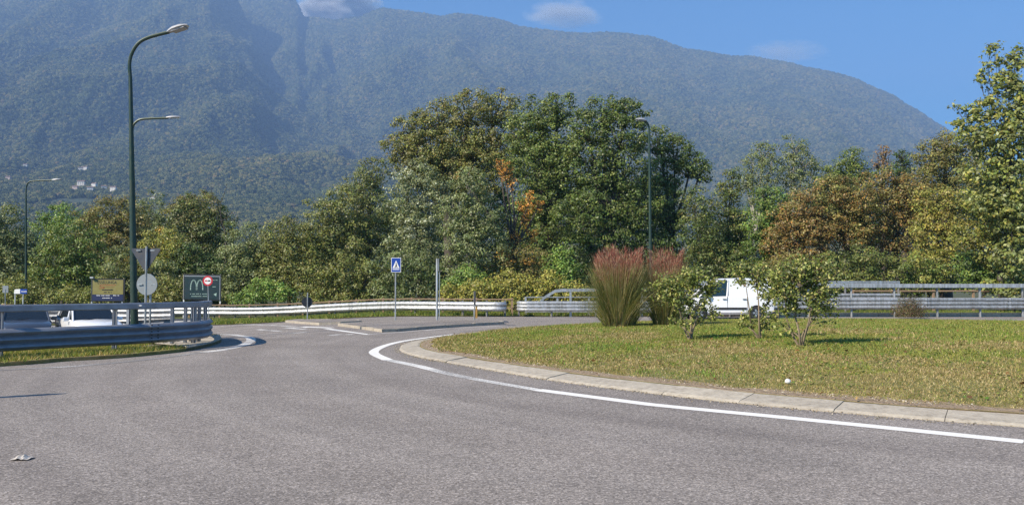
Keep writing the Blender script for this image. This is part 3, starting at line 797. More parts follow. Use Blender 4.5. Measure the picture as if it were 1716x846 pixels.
# no overtaking sign
Ys = 44.; p = at(350.5, 515, Ys); p.z = g(p.x, p.y)
root = empty('no_overtaking_sign', p, 'small round red-ringed sign with two car shapes, in front of the green billboard', 'road sign')
c_ = at(348, 470.5, Ys)
MB().tube([p, c_ + Vector((0, .03, .2))], .027, 8).build('pole', GALV, root, smooth=True, autos=.6)
MB().prism(circ(.27), 0, .02, plane_m(c_)).build('red_ring', RED, root)
MB().prism(circ(.185), 0, .004, plane_m(c_ + Vector((0, -.005, 0)))).build('white_disc', WHITE, root)
def tiny_car(cx): return [(cx - .07, -.03), (cx + .07, -.03), (cx + .07, .01), (cx + .04, .04), (cx - .04, .04), (cx - .07, .01)]
MB().prism(tiny_car(-.08), 0, .004, plane_m(c_ + Vector((0, -.01, 0)))).build('car_symbol', RED, root)
MB().prism(tiny_car(.08), 0, .004, plane_m(c_ + Vector((0, -.01, 0)))).build('car_symbol', BLACK, root)

# far-left board cluster
Ys = 46.
p = at(33, 515, Ys); p.z = g(p.x, p.y)
root = empty('direction_board', p, 'white and blue direction board on two legs by the distant left lamp', 'road sign')
c_ = at(33, 488.5, Ys)
MB().prism([(-.32, -.12), (-.3, .1), (-.22, .14), (.02, .14), (.02, -.12)], 0, .05, plane_m(c_)).build('white_panel', WHITE, root)
MB().prism([(.025, -.12), (.025, .14), (.4, .14), (.4, -.12)], 0, .05, plane_m(c_)).build('blue_panel', BLUE, root)
print_line(.1, .36, -.02, .06, WHITE, plane_m(c_ + Vector((0, -.006, 0))), 9).build('print_line', WHITE, root)
for s in (-.28, .17): MB().box((c_.x + s, c_.y + .05, (c_.z + p.z) / 2 - .06), (.05, .04, c_.z - p.z)).build('leg', GALV, root)
p = at(9, 515, Ys); p.z = g(p.x, p.y); c_ = at(9, 484.5, Ys)
root = empty('notice_sign', p, 'small grey rectangular sign among the bushes at the far left edge', 'road sign')
MB().prism([(-.16, -.2), (.16, -.2), (.16, .2), (-.16, .2)], 0, .02, plane_m(c_)).build('sign_plate', SIGNL, root)
MB().tube([p, c_], .025, 8).build('pole', GALV, root)

# off-frame sign on the left whose shadow crosses the road
p = Vector((-8.75, 9.85, 0))
root = empty('bollard_sign', p, 'round sign on a short post just outside the left edge', 'road sign')
MB().tube([p, p + Vector((0, 0, 2.1))], .04, 10).build('pole', GALV, root)
MB().prism(circ(.3), 0, .02, plane_m(p + Vector((0, -.06, 1.95)), .3)).build('sign_plate', SIGNB, root)

# ------------------------------------------------------------------ vehicles
def make_vehicle(name, label, cat, loc, rz, L, W_, H_, paint, van=False):
    root = empty(name, loc, label, cat, None, rz)
    w2 = W_ / 2; r = .31 if not van else .3
    if not van:
        st = [(-.5, .45, .78, .82), (-.485, .3, .9, .93), (-.42, .22, .98, 1), (-.1, .2, .95, 1), (.12, .2, .95, 1), (.22, .2, .93, 1), (.36, .22, .84, .98), (.455, .25, .74, .92), (.49, .3, .62, .82), (.5, .38, .52, .76)]
        gh = (-.47, .24, -.36, .06)       # belt rear, belt front, roof rear, roof front (fractions of L)
        belt = .93; 
    else:
        st = [(-.5, .42, .9, .95), (-.49, .3, 1.08, .98), (-.4, .24, 1.12, 1), (0, .22, 1.08, 1), (.18, .22, 1.06, 1), (.26, .22, 1.02, 1), (.38, .22, .92, .98), (.46, .26, .8, .93), (.49, .3, .66, .84), (.5, .4, .56, .78)]
        gh = (-.495, .33, -.475, .1); belt = 1.06
    V = []; Fs = []; n = 12
    for s, zb, zt, wf in st:
        x = s * L; ww = w2 * wf
        half = [(.0, zb), (ww * .85, zb), (ww * .98, zb + .1), (ww, zb + (zt - zb) * .45), (ww * .97, zt - .06), (ww * .86, zt), (0, zt + .03)]
        sec = half + [(-a, b) for a, b in half[1:-1][::-1]]
        V += [(x, a, b) for a, b in sec]
    for i in range(len(st) - 1):
        for q in range(n):
            Fs.append((i * n + q, i * n + (q + 1) % n, (i + 1) * n + (q + 1) % n, (i + 1) * n + q))
    Fs += [tuple(range(n)), tuple((len(st) - 1) * n + q for q in range(n))]
    bd = MB().add(V, Fs).build('body', paint, root, smooth=True, local=True, autos=math.radians(38))
    # greenhouse
    wb, wt = w2 * .9, w2 * .76 if not van else w2 * .84
    zr = H_ - .05
    B = {'rb': gh[0] * L, 'fb': gh[1] * L, 'rt': gh[2] * L, 'ft': gh[3] * L}
    bz = belt - .06
    c8 = [(B['rb'], -wb, bz), (B['fb'], -wb, bz), (B['fb'], wb, bz), (B['rb'], wb, bz), (B['rt'], -wt, zr), (B['ft'], -wt, zr), (B['ft'], wt, zr), (B['rt'], wt, zr)]
    MB().add(c8, [(3, 2, 1, 0), (4, 5, 6, 7), (0, 1, 5, 4), (1, 2, 6, 5), (2, 3, 7, 6), (3, 0, 4, 7)]).build('window_glass', GLASS, root, local=True)
    rf = [(B['rt'] - .05, zr), (B['rt'] + .1, zr + .045), ((B['rt'] + B['ft']) / 2, zr + .07), (B['ft'] - .15, zr + .05), (B['ft'] + .05, zr)]
    V = []; 
    for x, z in rf:
        V += [(x, -wt - .02, zr - .03), (x, -wt * .8, z), (x, 0, z + .02), (x, wt * .8, z), (x, wt + .02, zr - .03)]
    Fs = [(i * 5 + q, i * 5 + q + 1, (i + 1) * 5 + q + 1, (i + 1) * 5 + q) for i in range(4) for q in range(4)]
    Fs += [(0, 5, 10, 15, 20, 24, 19, 14, 9, 4)]
    MB().add(V, Fs).build('roof', paint, root, smooth=True, local=True, autos=.6)
    for s in (-1, 1):
        for (a, b, rad) in (((B['fb'] + .02, s * wb, bz), (B['ft'] + .02, s * wt, zr), .035), ((B['rb'], s * wb, bz), (B['rt'], s * wt, zr), .06), ((.02 * L, s * (wb + .005), bz), (-.0 * L, s * (wt + .005), zr), .035)):
            MB().tube([a, b], rad, 6).build('pillar', paint, root, local=True)
        if van:
            xa = .0 * L
            P8 = [(B['rb'] - .005, s * (wb + .012), bz), (xa, s * (wb + .012), bz), (xa, s * (wt + .012), zr + .01), (B['rt'], s * (wt + .012), zr + .01)]
            Q8 = [(x, y - s * .03, z) for x, y, z in P8]
            MB().add(P8 + Q8, [(0, 1, 2, 3), (7, 6, 5, 4), (0, 4, 5, 1), (1, 5, 6, 2), (2, 6, 7, 3), (3, 7, 4, 0)]).build('side_panel', paint, root, local=True)
            MB().box((-.02 * L, s * (w2 + .004), .5), (L * .34, .03, .09)).build('side_moulding', BLACK, root, local=True)
            for xs_ in (.02, .21, -.2): MB().box((xs_ * L, s * (w2 * .985 + .004), .75), (.014, .02, .6)).build('door_seam', BLACK, root, local=True)
            for xs_ in (.05, -.17): MB().box((xs_ * L, s * (w2 + .0), .92), (.16, .04, .035)).build('door_handle', BLACK, root, local=True)
        # mirrors, lights
        MB().box((B['fb'] - .35, s * (w2 + .08), bz + .1), (.12, .2, .15)).build('mirror', paint if not van else BLACK, root, local=True, bevel=.03)
        hx = .455 * L
        MB().add([(hx - .18, s * w2 * .93, .73), (hx + .06, s * w2 * .74, .62), (hx + .06, s * w2 * .5, .62), (hx - .02, s * w2 * .55, .73), (hx - .16, s * w2 * .94, .58), (hx + .1, s * w2 * .76, .52), (hx + .1, s * w2 * .5, .52), (hx - .0, s * w2 * .55, .52)],
                 [(0, 1, 2, 3), (7, 6, 5, 4), (0, 4, 5, 1), (1, 5, 6, 2), (2, 6, 7, 3), (3, 7, 4, 0)]).build('headlight', CHROME, root, local=True)
        MB().box((-.49 * L, s * w2 * .86, .85 if van else .78), (.07, .14, .34 if van else .18)).build('tail_light', TAIL, root, local=True)
        for wx in (-.30, .325):
            x = wx * L; yw = s * (w2 - .1)
            MB().prism(circ(r + .055, 24), 0, .02, Matrix.Translation((x, s * (w2 - .018) - (.02 if s < 0 else 0), r)) @ Matrix(((1, 0, 0, 0), (0, 0, 1, 0), (0, 1, 0, 0), (0, 0, 0, 1)))).build('wheel_arch_shade', BLACK, root, local=True)  # flat black disc, the shade of the wheel opening put into its colour
            ty = MB()
            pr = [(r * .62, -.1), (r * .95, -.1), (r, -.07), (r, .07), (r * .95, .1), (r * .62, .1)]
            V = []; Fs = []; nn = 28
            for q in range(nn):
                a = 2 * math.pi * q / nn
                V += [(x + pr_ * math.cos(a), yw + s * (yy + .02), r + pr_ * math.sin(a)) for pr_, yy in pr]
            for q in range(nn):
                for z_ in range(5):
                    q2 = (q + 1) % nn; Fs.append((q * 6 + z_, q * 6 + z_ + 1, q2 * 6 + z_ + 1, q2 * 6 + z_))
            wh = MB().add(V, Fs).build('wheel', TYRE, root, smooth=True, local=True, autos=.7)
            rm = MB(); yo = yw + s * .085
            Mr = Matrix.Translation((x, yo, r)) @ Matrix(((1, 0, 0, 0), (0, 0, 1, 0), (0, 1, 0, 0), (0, 0, 0, 1)))
            rm.prism(circ(r * .2, 16), -.01, .03, Mr)
            for q in range(5):
                a = 2 * math.pi * q / 5; ca, sa = math.cos(a), math.sin(a)
                rm.prism([(ca * r * .1 - sa * .03, sa * r * .1 + ca * .03), (ca * r * .1 + sa * .03, sa * r * .1 - ca * .03), (ca * r * .62 + sa * .045, sa * r * .62 - ca * .045), (ca * r * .62 - sa * .045, sa * r * .62 + ca * .045)], 0, .02, Mr)
            ro, ri = circ(r * .66, 24), circ(r * .56, 24)
            V = [Mr @ Vector((a, b, 0)) for a, b in ro + ri]
            rm.add(V, [(i, (i + 1) % 24, 24 + (i + 1) % 24, 24 + i) for i in range(24)])
            rm.build('rim', RIM, wh, local=True)
            MB().prism(circ(r * .63, 24), 0, .02, Matrix.Translation((x, yo - s * .05, r)) @ Matrix(((1, 0, 0, 0), (0, 0, 1, 0), (0, 1, 0, 0), (0, 0, 0, 1)))).build('hub', BLACK, wh, local=True)
    MB().box((.492 * L, 0, .42), (.06, w2 * 1.1, .14)).build('grille', BLACK, root, local=True)
    MB().box((.503 * L, 0, .3), (.04, .5, .11)).build('licence_plate', WHITE, root, local=True)
    if van: MB().box((-.497 * L, 0, .42), (.09, W_ * .94, .24)).build('rear_bumper', SIGNB, root, local=True, bevel=.03)
    else: MB().tube([(B['fb'] + .02, -.5, bz + .04), (B['fb'] - .05, .1, bz + .12)], .012, 5).build('wiper', BLACK, root, local=True)
    return root
pv = at(1214, 520, 38.3)
make_vehicle('van', 'small white van on the far road, partly hidden by the island shrubs', 'van', (pv.x, 38.3, 0), math.pi, 4.15, 1.72, 1.86, CARWHITE, True)
pc = at(172, 520, 31.5)
make_vehicle('parked_car', 'white hatchback seen between the two beams of the left guard rail', 'car', (pc.x - .5, 31.5, g(pc.x, 31.5)), math.radians(-50), 3.9, 1.7, 1.46, CARWHITE)
pc = at(47, 520, 31.5)
make_vehicle('parked_car', 'dark grey hatchback behind the left guard rail, left of the white car', 'car', (pc.x - .1, 31.5, g(pc.x, 31.5)), math.radians(-57), 3.95, 1.7, 1.46, CARDARK)
pc = at(-62, 520, 36)
make_vehicle('parked_car', 'blue car mostly out of view beyond the far left edge behind the rail', 'car', (pc.x + .3, 36.5, g(pc.x, 36) + .05), math.radians(-20), 4.0, 1.7, 1.5, CARBLUE)

# ------------------------------------------------------------------ litter
p = G(38, 769); root = MB(); SCRAP = grimy('scrap_paper', (.55, .5, .44), .8, 0, .5, 30)
V = []; Fs = []
for i in range(9):
    for j in range(5):
        V.append((p.x - .075 + .019 * i, p.y - .07 + .032 * j, .008 + .03 * math.exp(-((i - 4) / 3) ** 2) * (1 + .5 * math.sin(i * 2.1 + j * 1.7)) * (1 - abs(j - 2) / 3)))
Fs = [(i * 5 + j, i * 5 + j + 1, i * 5 + j + 6, i * 5 + j + 5) for i in range(8) for j in range(4)]
tag(root.add(V, Fs).build('crumpled_paper', SCRAP), 'crumpled white scrap of litter lying on the asphalt at the lower left', 'litter')
p = at(1320, 638, 12.3); zz = float(isl_z(np.array(p.x), np.array(p.y)))
d = ray(1320, 638)
for _ in range(20):
    t = (zz + .05 - CAMH) / d[2]; zz = float(isl_z(np.array(d[0] * t), np.array(d[1] * t)))
mb = MB(); V = []; Fs = []; nn, mm_ = 10, 6
for i in range(mm_ + 1):
    for j in range(nn):
        th_ = math.pi * i / mm_; ph_ = 2 * math.pi * j / nn; rr_ = .042 * (1 + .15 * math.sin(3 * ph_ + 2 * th_))
        V.append((d[0] * t + rr_ * math.sin(th_) * math.cos(ph_), d[1] * t + rr_ * math.sin(th_) * math.sin(ph_), zz + .045 + .8 * rr_ * math.cos(th_)))
Fs = [(i * nn + j, i * nn + (j + 1) % nn, (i + 1) * nn + (j + 1) % nn, (i + 1) * nn + j) for i in range(mm_) for j in range(nn)]
tag(mb.add(V, Fs).build('white_stone', WHITE, smooth=True), 'small round white stone lying in the island grass near the kerb', 'stone')

# ------------------------------------------------------------------ leaves and trees
def leaf_quads(C, Nn, S, col, aspect=.55, seed=0, fold=.0):
    n = len(C); r = np.random.default_rng(seed)
    Nn = Nn / np.linalg.norm(Nn, axis=1)[:, None]
    rv = r.normal(size=(n, 3)); T = np.cross(Nn, rv); T /= np.linalg.norm(T, axis=1)[:, None]; B = np.cross(Nn, T)
    S = S[:, None]
    V = np.stack([C - T * S * .5, C + B * S * aspect * .5 + T * S * .05, C + T * S * .5, C - B * S * aspect * .5 + T * S * .05], 1).reshape(-1, 3)
    Fc = np.arange(4 * n).reshape(n, 4)
    return V, Fc, np.repeat(col, 4, 0)
def pick(pal, n, r):
    cols = np.array([p[0] for p in pal]); wts = np.array([p[1] for p in pal], float); wts /= wts.sum()
    c = cols[r.choice(len(pal), n, p=wts)]
    return c
DG = (.030, .052, .012); GR = (.062, .098, .020); YG = (.15, .17, .03); OL = (.105, .108, .032); BR = (.125, .083, .028)
OR = (.30, .125, .02); GG = (.115, .135, .07); WH = (.34, .36, .3); YE = (.23, .185, .04); DO = (.05, .055, .02); RB = (.145, .07, .028); BG = (.075, .15, .03)
PAL = {
 'dark': [(DG, 6), (GR, 2), (DO, 2.5)], 'green': [(GR, 5), (BG, 1.5), (DG, 2), (OL, 2)], 'bright': [(BG, 4), (YG, 3), (GR, 2)],
 'olive': [(OL, 5), (GR, 2), (YG, 1.5), (BR, 1.2), (DO, 1.5)], 'oliveb': [(OL, 4), (BR, 3), (YG, 1), (DO, 2)], 'grey': [(GG, 4), (OL, 3), (GR, 2)],
 'greyw': [(GG, 4), (WH, 1.6), (OL, 3)], 'brown': [(BR, 4), (RB, 2.5), (OR, .8), (OL, 4), (YE, .5), (DO, 1.5)], 'orange': [(OR, 5), (YE, 2), (BR, 2)],
 'yg': [(YG, 4), (YE, 1.6), (GR, 2), (OL, 2)], 'yellow': [(YE, 3), (YG, 4), (OL, 2), (BR, .6)], 'oak': [(GR, 4), (OL, 3), (DG, 3), (YG, 1)],
 'reddish': [(RB, 4), (BR, 4), (OL, 1)], 'ybrown': [(YE, 2), (BR, 3), (OL, 3), (YG, 2)],
}
tree_seed = [100]
def crown_points(lobes, Y, leaf, dens, r, depthk=.8, clump=(.32, .62)):
    k = Y / F; C = []; N = []; K = []; ends = []
    for (px, py, rx, ry) in lobes:
        c = np.array(at(px, py, Y)); R = np.array([rx * k, max(rx, ry) * k * depthk, ry * k])
        c[1] += r.uniform(-.3, .3) * R[1]
        area = 4 * math.pi * ((R[0] * R[2] * 2 + R[0] * R[1]) / 3)
        nl = int(area * dens * 1.2 / (leaf * leaf * .55 * .5)); cr = clump[0] + (clump[1] - clump[0]) * min(1, R.mean() / 2.5)
        nc = max(5, int(area / (cr * cr * 2.9)))
        i = np.arange(nc) + .5; ph = np.arccos(1 - 2 * i / nc); th = math.pi * (1 + 5 ** .5) * i + r.uniform(0, 6)
        D = np.c_[np.cos(th) * np.sin(ph), np.sin(th) * np.sin(ph), np.cos(ph)] + r.normal(size=(nc, 3)) * .22
        D /= np.linalg.norm(D, axis=1)[:, None]
        rad = r.uniform(.62, 1.0, nc) ** .7; out = r.random(nc) < .12; rad[out] = r.uniform(1.02, 1.2, out.sum())
        cc = c + D * R * rad[:, None]
        wts = np.where(D[:, 1] > .35, .35, 1.); wts /= wts.sum()
        which = r.choice(nc, nl, p=wts)
        crs = cr * r.uniform(.65, 1.25, nc)
        v = r.normal(size=(nl, 3)); v /= np.linalg.norm(v, axis=1)[:, None]; rad2 = r.random(nl) ** .45
        P = cc[which] + v * (crs[which] * rad2)[:, None] * np.array([1.15, 1.15, .72])
        nin = int(nl * .22); vi = r.normal(size=(nin, 3)); vi /= np.linalg.norm(vi, axis=1)[:, None]
        P[:nin] = c + vi * R * (r.random(nin) ** .5 * .85)[:, None]
        C.append(P); n_ = v * .85 + D[which] * .3 + np.array([-.2, -.25, .45]) + r.normal(size=(nl, 3)) * .42
        N.append(n_); K.append(which + 1000 * len(K)); ends.append((c, cc[:: max(1, nc // 7)]))
    return np.concatenate(C), np.concatenate(N), np.concatenate(K), ends
def tree(name, label, cat, Y, bx, lobes, pal, leaf=.2, dens=.5, group=None, trunk=BARK, z0=None, thick=1., clump=(.32, .62), pal2=None, basepy=None):
    leaf *= .73; tree_seed[0] += 1; r = np.random.default_rng(tree_seed[0]); rd = random.Random(tree_seed[0])
    bp = at(bx, 505, Y); bp.z = float(g(bp.x, bp.y)) - .05 if z0 is None else z0
    root = empty(name, bp, label, cat, group)
    C, N, K, ends = crown_points(lobes, Y, leaf, dens, r, clump=clump)
    col = pick(PAL[pal], len(C), r)
    if pal2:      # a second leaf colour in whole clumps
        kk = np.unique(K); sel = r.random(len(kk)) < pal2[1]; m = sel[np.searchsorted(kk, K)]
        col[m] = pick(PAL[pal2[0]], m.sum(), r)
    mc = np.average([p[0] for p in PAL[pal]], 0, [p[1] for p in PAL[pal]]); col = col * .55 + (mc * .45 if not pal2 else np.array(col.mean(0)) * .45)
    kk = np.unique(K); tv = r.uniform(.75, 1.3, len(kk))[np.searchsorted(kk, K)]
    col = col * (1.72 * tv * r.uniform(.65, 1.45, len(C)))[:, None]
    keep = C[:, 2] > bp.z + .1
    C, N, col = C[keep], N[keep], col[keep]
    V, Fc, cc = leaf_quads(C, N, leaf * r.uniform(.65, 1.35, len(C)), col, .6, tree_seed[0])
    np_mesh('crown', V, Fc, 4, LEAF, root, cc)
    mb = MB(); hs = sorted(ends, key=lambda e: e[0][2]); mid = Vector(np.mean([e[0] for e in ends], 0)) 
    hgt = mid.z - bp.z; r0 = (.05 + .022 * hgt) * thick
    fork = bp.lerp(mid, .55); fork.x += rd.uniform(-.1, .1) * hgt * .3
    mb.tube([bp - Vector((0, 0, .2)), bp.lerp(fork, .3), fork], [r0 * 1.25, r0, r0 * .8], 7)
    for c, cs in ends:
        c = Vector(c); m1 = fork.lerp(c, .5) + Vector((rd.uniform(-.2, .2), rd.uniform(-.2, .2), .15)) * .8
        mb.tube([fork, m1, c], [r0 * .45, r0 * .3, r0 * .16], 5)
        for q in cs[:7]:
            q = Vector(q); mb.tube([m1.lerp(c, .7), c.lerp(q, .5) + Vector((0, 0, .06)), q], [r0 * .14, r0 * .1, r0 * .04], 4)
    mb.build('trunk', trunk, root, smooth=True, autos=.9)
    return root

T = 'tree'
WG = 'roadside trees behind the far fence'
# --- left
tree('leafy_tree', 'dull olive tree at the very left edge behind the far road', T, 64, 10, [(2, 385, 42, 50), (30, 425, 42, 45), (-30, 400, 50, 60), (8, 455, 50, 40)], 'grey', .22, .5)
tree('leafy_tree', 'low yellow-green tree right of the distant left lamp', T, 82, 105, [(108, 368, 38, 26), (150, 380, 30, 26), (85, 385, 30, 25)], 'bright', .26, .5)
tree('leafy_tree', 'spreading tree with green shelves of foliage above the yellow billboard', T, 60, 130, [(125, 405, 52, 34), (100, 440, 45, 32), (150, 440, 48, 36), (80, 470, 42, 28), (140, 475, 50, 26)], 'green', .22, .5, pal2=('yg', .3))
tree('leafy_tree', 'rounded straw-topped tree left of the tall lamp pole', T, 70, 195, [(190, 365, 52, 38), (160, 385, 42, 34), (215, 385, 36, 36), (200, 420, 50, 40)], 'oliveb', .22, .55)
tree('leafy_tree', 'thin grey-green tree just right of the tall lamp pole', T, 76, 250, [(248, 362, 34, 38), (262, 395, 32, 40)], 'grey', .22, .42)
tree('leafy_tree', 'big round tree with straw-coloured top and dark green flank above the green billboard', T, 66, 335, [(328, 365, 46, 42), (300, 385, 40, 36), (360, 390, 36, 40), (345, 425, 46, 40)], 'dark', .22, .58, pal2=('oliveb', .3))
tree('leafy_tree', 'straw-coloured tree crown peeping over the dark round tree', T, 74, 330, [(330, 345, 40, 24), (305, 355, 26, 20)], 'oliveb', .22, .5)
tree('leafy_tree', 'small tree turning yellow between the tall lamp and the round tree', T, 60, 272, [(272, 405, 36, 26), (250, 425, 32, 24), (290, 430, 36, 28)], 'yg', .2, .5, pal2=('orange', .12))
tree('shrub', 'pale green bush behind the triangle sign', 'bush', 57, 210, [(208, 450, 34, 40), (235, 465, 36, 36), (270, 470, 34, 34), (190, 480, 30, 30)], 'grey', .18, .5, pal2=('olive', .4))
tree('shrub', 'yellowing bush right behind the round sign backs', 'bush', 55, 270, [(262, 485, 28, 22), (300, 485, 24, 26), (285, 500, 30, 16)], 'olive', .18, .5, pal2=('yellow', .3))
tree('shrub', 'dark green bush between the two billboards, low down', 'bush', 56, 130, [(120, 500, 40, 22), (170, 505, 40, 22), (60, 498, 38, 22), (20, 490, 40, 28)], 'olive', .18, .5, pal2=('yg', .3))
tree('shrub', 'dark bush behind the green billboard', 'bush', 60, 345, [(345, 465, 40, 36), (320, 440, 36, 30), (310, 490, 40, 20), (350, 495, 40, 20)], 'dark', .2, .6)
# --- willows rising to the middle
tree('willow', 'grey-leaved willow right of the green billboard', T, 57, 410, [(420, 405, 38, 34), (400, 440, 40, 36), (440, 440, 40, 38), (395, 480, 36, 30)], 'grey', .19, .52)
tree('willow', 'olive willow above the round sign back', T, 56, 485, [(478, 400, 42, 38), (505, 425, 42, 42), (465, 445, 42, 40), (500, 470, 45, 35)], 'olive', .19, .52)
tree('willow', 'tall olive tree stepping up toward the big crown', T, 57, 555, [(545, 370, 40, 38), (570, 345, 36, 36), (540, 415, 45, 42), (580, 410, 42, 45)], 'olive', .2, .52, pal2=('grey', .3))
tree('leafy_tree', 'slender tree whose top breaks the slope left of the big crown', T, 60, 610, [(603, 315, 30, 30), (625, 290, 28, 26), (620, 345, 40, 42), (600, 390, 44, 40), (640, 400, 40, 45)], 'grey', .2, .5, pal2=('olive', .4))
tree('shrub', 'bright green bush low behind the far rail, near the round sign back', 'bush', 52, 445, [(440, 485, 28, 22), (470, 490, 26, 18), (420, 500, 30, 14)], 'bright', .17, .5)
tree('shrub', 'olive hedge bush behind the far rail left of the blue sign', 'bush', 52, 560, [(530, 470, 34, 32), (575, 465, 36, 38), (615, 470, 34, 34), (550, 500, 36, 14), (600, 500, 36, 14)], 'olive', .18, .52)
tree('shrub', 'grey-green thicket around the blue sign and tall pole', 'bush', 51, 680, [(650, 455, 36, 40), (695, 450, 36, 44), (660, 495, 36, 18), (710, 490, 34, 22)], 'grey', .18, .5, pal2=('dark', .3))
tree('white_poplar', 'poplar with whitish leaves in front of the big left crown', T, 54, 705, [(700, 300, 34, 34), (725, 330, 34, 38), (680, 335, 34, 40), (700, 375, 42, 36), (690, 415, 44, 34)], 'grey', .19, .5, pal2=('greyw', .5))
# --- big crowns
tree('broad_tree', 'very large olive-brown crown, left half of the big tree group', T, 62, 760, [(690, 215, 34, 30), (735, 200, 42, 34), (790, 185, 44, 34), (840, 185, 38, 32), (670, 250, 34, 26), (715, 245, 46, 36), (775, 235, 52, 42), (835, 235, 48, 42), (740, 285, 56, 40), (810, 290, 56, 42), (700, 280, 46, 30)], 'olive', .22, .5, pal2=('oliveb', .3), thick=1.5)
tree('broad_tree', 'dense green crown in the centre with a knobbly top', T, 58, 920, [(905, 195, 38, 32), (935, 182, 34, 28), (880, 225, 40, 36), (930, 235, 50, 42), (900, 280, 50, 42), (950, 290, 46, 44), (915, 340, 50, 40), (900, 390, 46, 36)], 'oak', .22, .55, thick=1.5)
tree('broad_tree', 'large dark green crown right of centre, behind the thin street lamp', T, 56, 1040, [(1010, 190, 38, 28), (1050, 188, 36, 26), (985, 215, 36, 34), (1040, 230, 48, 38), (990, 270, 50, 44), (1050, 285, 50, 44), (1010, 330, 54, 44), (1070, 345, 44, 44), (970, 370, 50, 42), (1030, 395, 54, 40)], 'oak', .22, .55, pal2=('dark', .35), thick=1.5)
tree('broad_tree', 'drooping right shoulder of foliage beside the thin street lamp', T, 59, 1110, [(1105, 235, 34, 24), (1130, 255, 36, 26), (1160, 275, 30, 24), (1120, 290, 40, 28), (1175, 290, 20, 18), (1100, 330, 38, 36), (1110, 375, 34, 36)], 'oak', .21, .5, pal2=('dark', .4), thick=1.2)
tree('dark_thicket', 'deep shaded thicket below the big crowns', 'thicket', 57, 1060, [(960, 430, 50, 36), (1030, 440, 50, 36), (1090, 425, 46, 42), (1140, 440, 42, 40), (880, 430, 46, 34), (1000, 480, 60, 26), (1090, 485, 60, 26)], 'dark', .22, .55)
tree('poplar', 'grey-green young poplar in front of the big crowns', T, 50, 785, [(790, 315, 28, 38), (770, 355, 32, 40), (810, 365, 32, 42), (780, 405, 38, 38), (820, 415, 34, 36), (775, 450, 36, 26)], 'grey', .18, .5, trunk=PALEBARK)
tree('orange_tree', 'slim tree with bright orange foliage in the middle of the big trees', T, 51.5, 872, [(846, 288, 10, 16), (838, 276, 7, 8), (856, 306, 8, 14), (888, 340, 8, 20), (880, 370, 9, 18), (903, 345, 6, 12), (862, 398, 10, 14), (893, 395, 9, 14), (872, 345, 6, 10), (768, 292, 5, 7)], 'orange', .16, .36, clump=(.2, .32))
tree('shrub', 'brown and green tangle below the orange tree', 'bush', 50.5, 865, [(855, 430, 34, 26), (895, 440, 30, 26), (840, 455, 30, 20)], 'oliveb', .18, .5, pal2=('orange', .15))
tree('maple_sapling', 'fresh green sapling beside the yellow bushes', T, 46.5, 938, [(942, 425, 18, 18), (930, 445, 22, 20), (952, 452, 22, 20), (938, 470, 22, 14)], 'bright', .17, .5)
tree('shrub', 'deep green bush at the left end of the yellow bush row', 'bush', 47.5, 785, [(785, 465, 28, 20), (765, 480, 22, 14), (805, 480, 22, 14)], 'bright', .16, .5)
for i, (px, py, rx, ry, lb) in enumerate([(760, 490, 24, 14, 'leftmost low yellow bush hugging the far fence'), (805, 484, 30, 19, 'yellow bush just right of the leftmost one, behind the short sign post'), (860, 476, 34, 25, 'tallest yellow-leaved bush, above the fence gap'), (915, 477, 34, 22, 'yellow-leaved bush above the sloping handrail'), (965, 487, 28, 14, 'small yellow bush left of the tall red-tipped grass')]):
    tree('yellow_bush', lb, 'bush', 44.5, px, [(px, py, rx, ry), (px - rx * .5, py + ry * .5, rx * .6, ry * .6), (px + rx * .5, py + ry * .4, rx * .6, ry * .6), (px, 508, rx, 12)], 'yellow', .17, .55, group='yellow bushes behind the far fence')
# --- right of centre
tree('ivy_tree', 'narrow dark ivy-clad tree in the dip right of the big crowns', T, 56, 1218, [(1222, 310, 20, 26), (1215, 345, 26, 28), (1228, 380, 28, 30), (1210, 420, 34, 32)], 'dark', .2, .55, pal2=('olive', .3))
tree('dark_thicket', 'shaded thicket behind the white van', 'thicket', 54, 1170, [(1165, 345, 28, 34), (1170, 390, 36, 36), (1190, 440, 44, 36), (1240, 450, 44, 36), (1150, 480, 50, 26), (1230, 490, 50, 20)], 'olive', .2, .5, pal2=('dark', .6))
tree('airy_poplar', 'airy pale poplar, left one of the pair on the skyline', T, 66, 1270, [(1280, 255, 22, 20), (1262, 280, 24, 26), (1290, 285, 24, 28), (1270, 320, 30, 26), (1250, 305, 16, 16)], 'grey', .2, .33, trunk=PALEBARK)
tree('airy_poplar', 'airy pale poplar, right one of the pair on the skyline', T, 66, 1330, [(1330, 250, 22, 22), (1345, 275, 22, 26), (1325, 285, 22, 28), (1335, 320, 28, 26), (1365, 290, 16, 22)], 'grey', .2, .36, trunk=PALEBARK)
tree('ivy_tree', 'bright green creeper-covered tree left of the brown trees', T, 54, 1285, [(1285, 330, 24, 24), (1300, 355, 30, 30), (1275, 375, 30, 34), (1300, 405, 32, 28), (1268, 415, 26, 26)], 'green', .2, .55, pal2=('bright', .25))
tree('leafy_tree', 'pointed olive-green tree on the skyline above the brown trees', T, 60, 1420, [(1428, 265, 20, 18), (1415, 290, 36, 22), (1440, 300, 36, 24), (1390, 305, 26, 22), (1400, 335, 40, 30)], 'oak', .2, .5)
tree('thin_tree', 'sparse reddish thin tree on the skyline', T, 70, 1482, [(1478, 258, 16, 14), (1488, 280, 14, 12), (1470, 275, 12, 10)], 'reddish', .2, .18, clump=(.25, .4))
tree('conifer', 'small dark bluish tree on the skyline next to the sparse reddish one', T, 68, 1514, [(1510, 262, 14, 12), (1518, 278, 20, 14), (1505, 288, 18, 12)], 'dark', .2, .4)
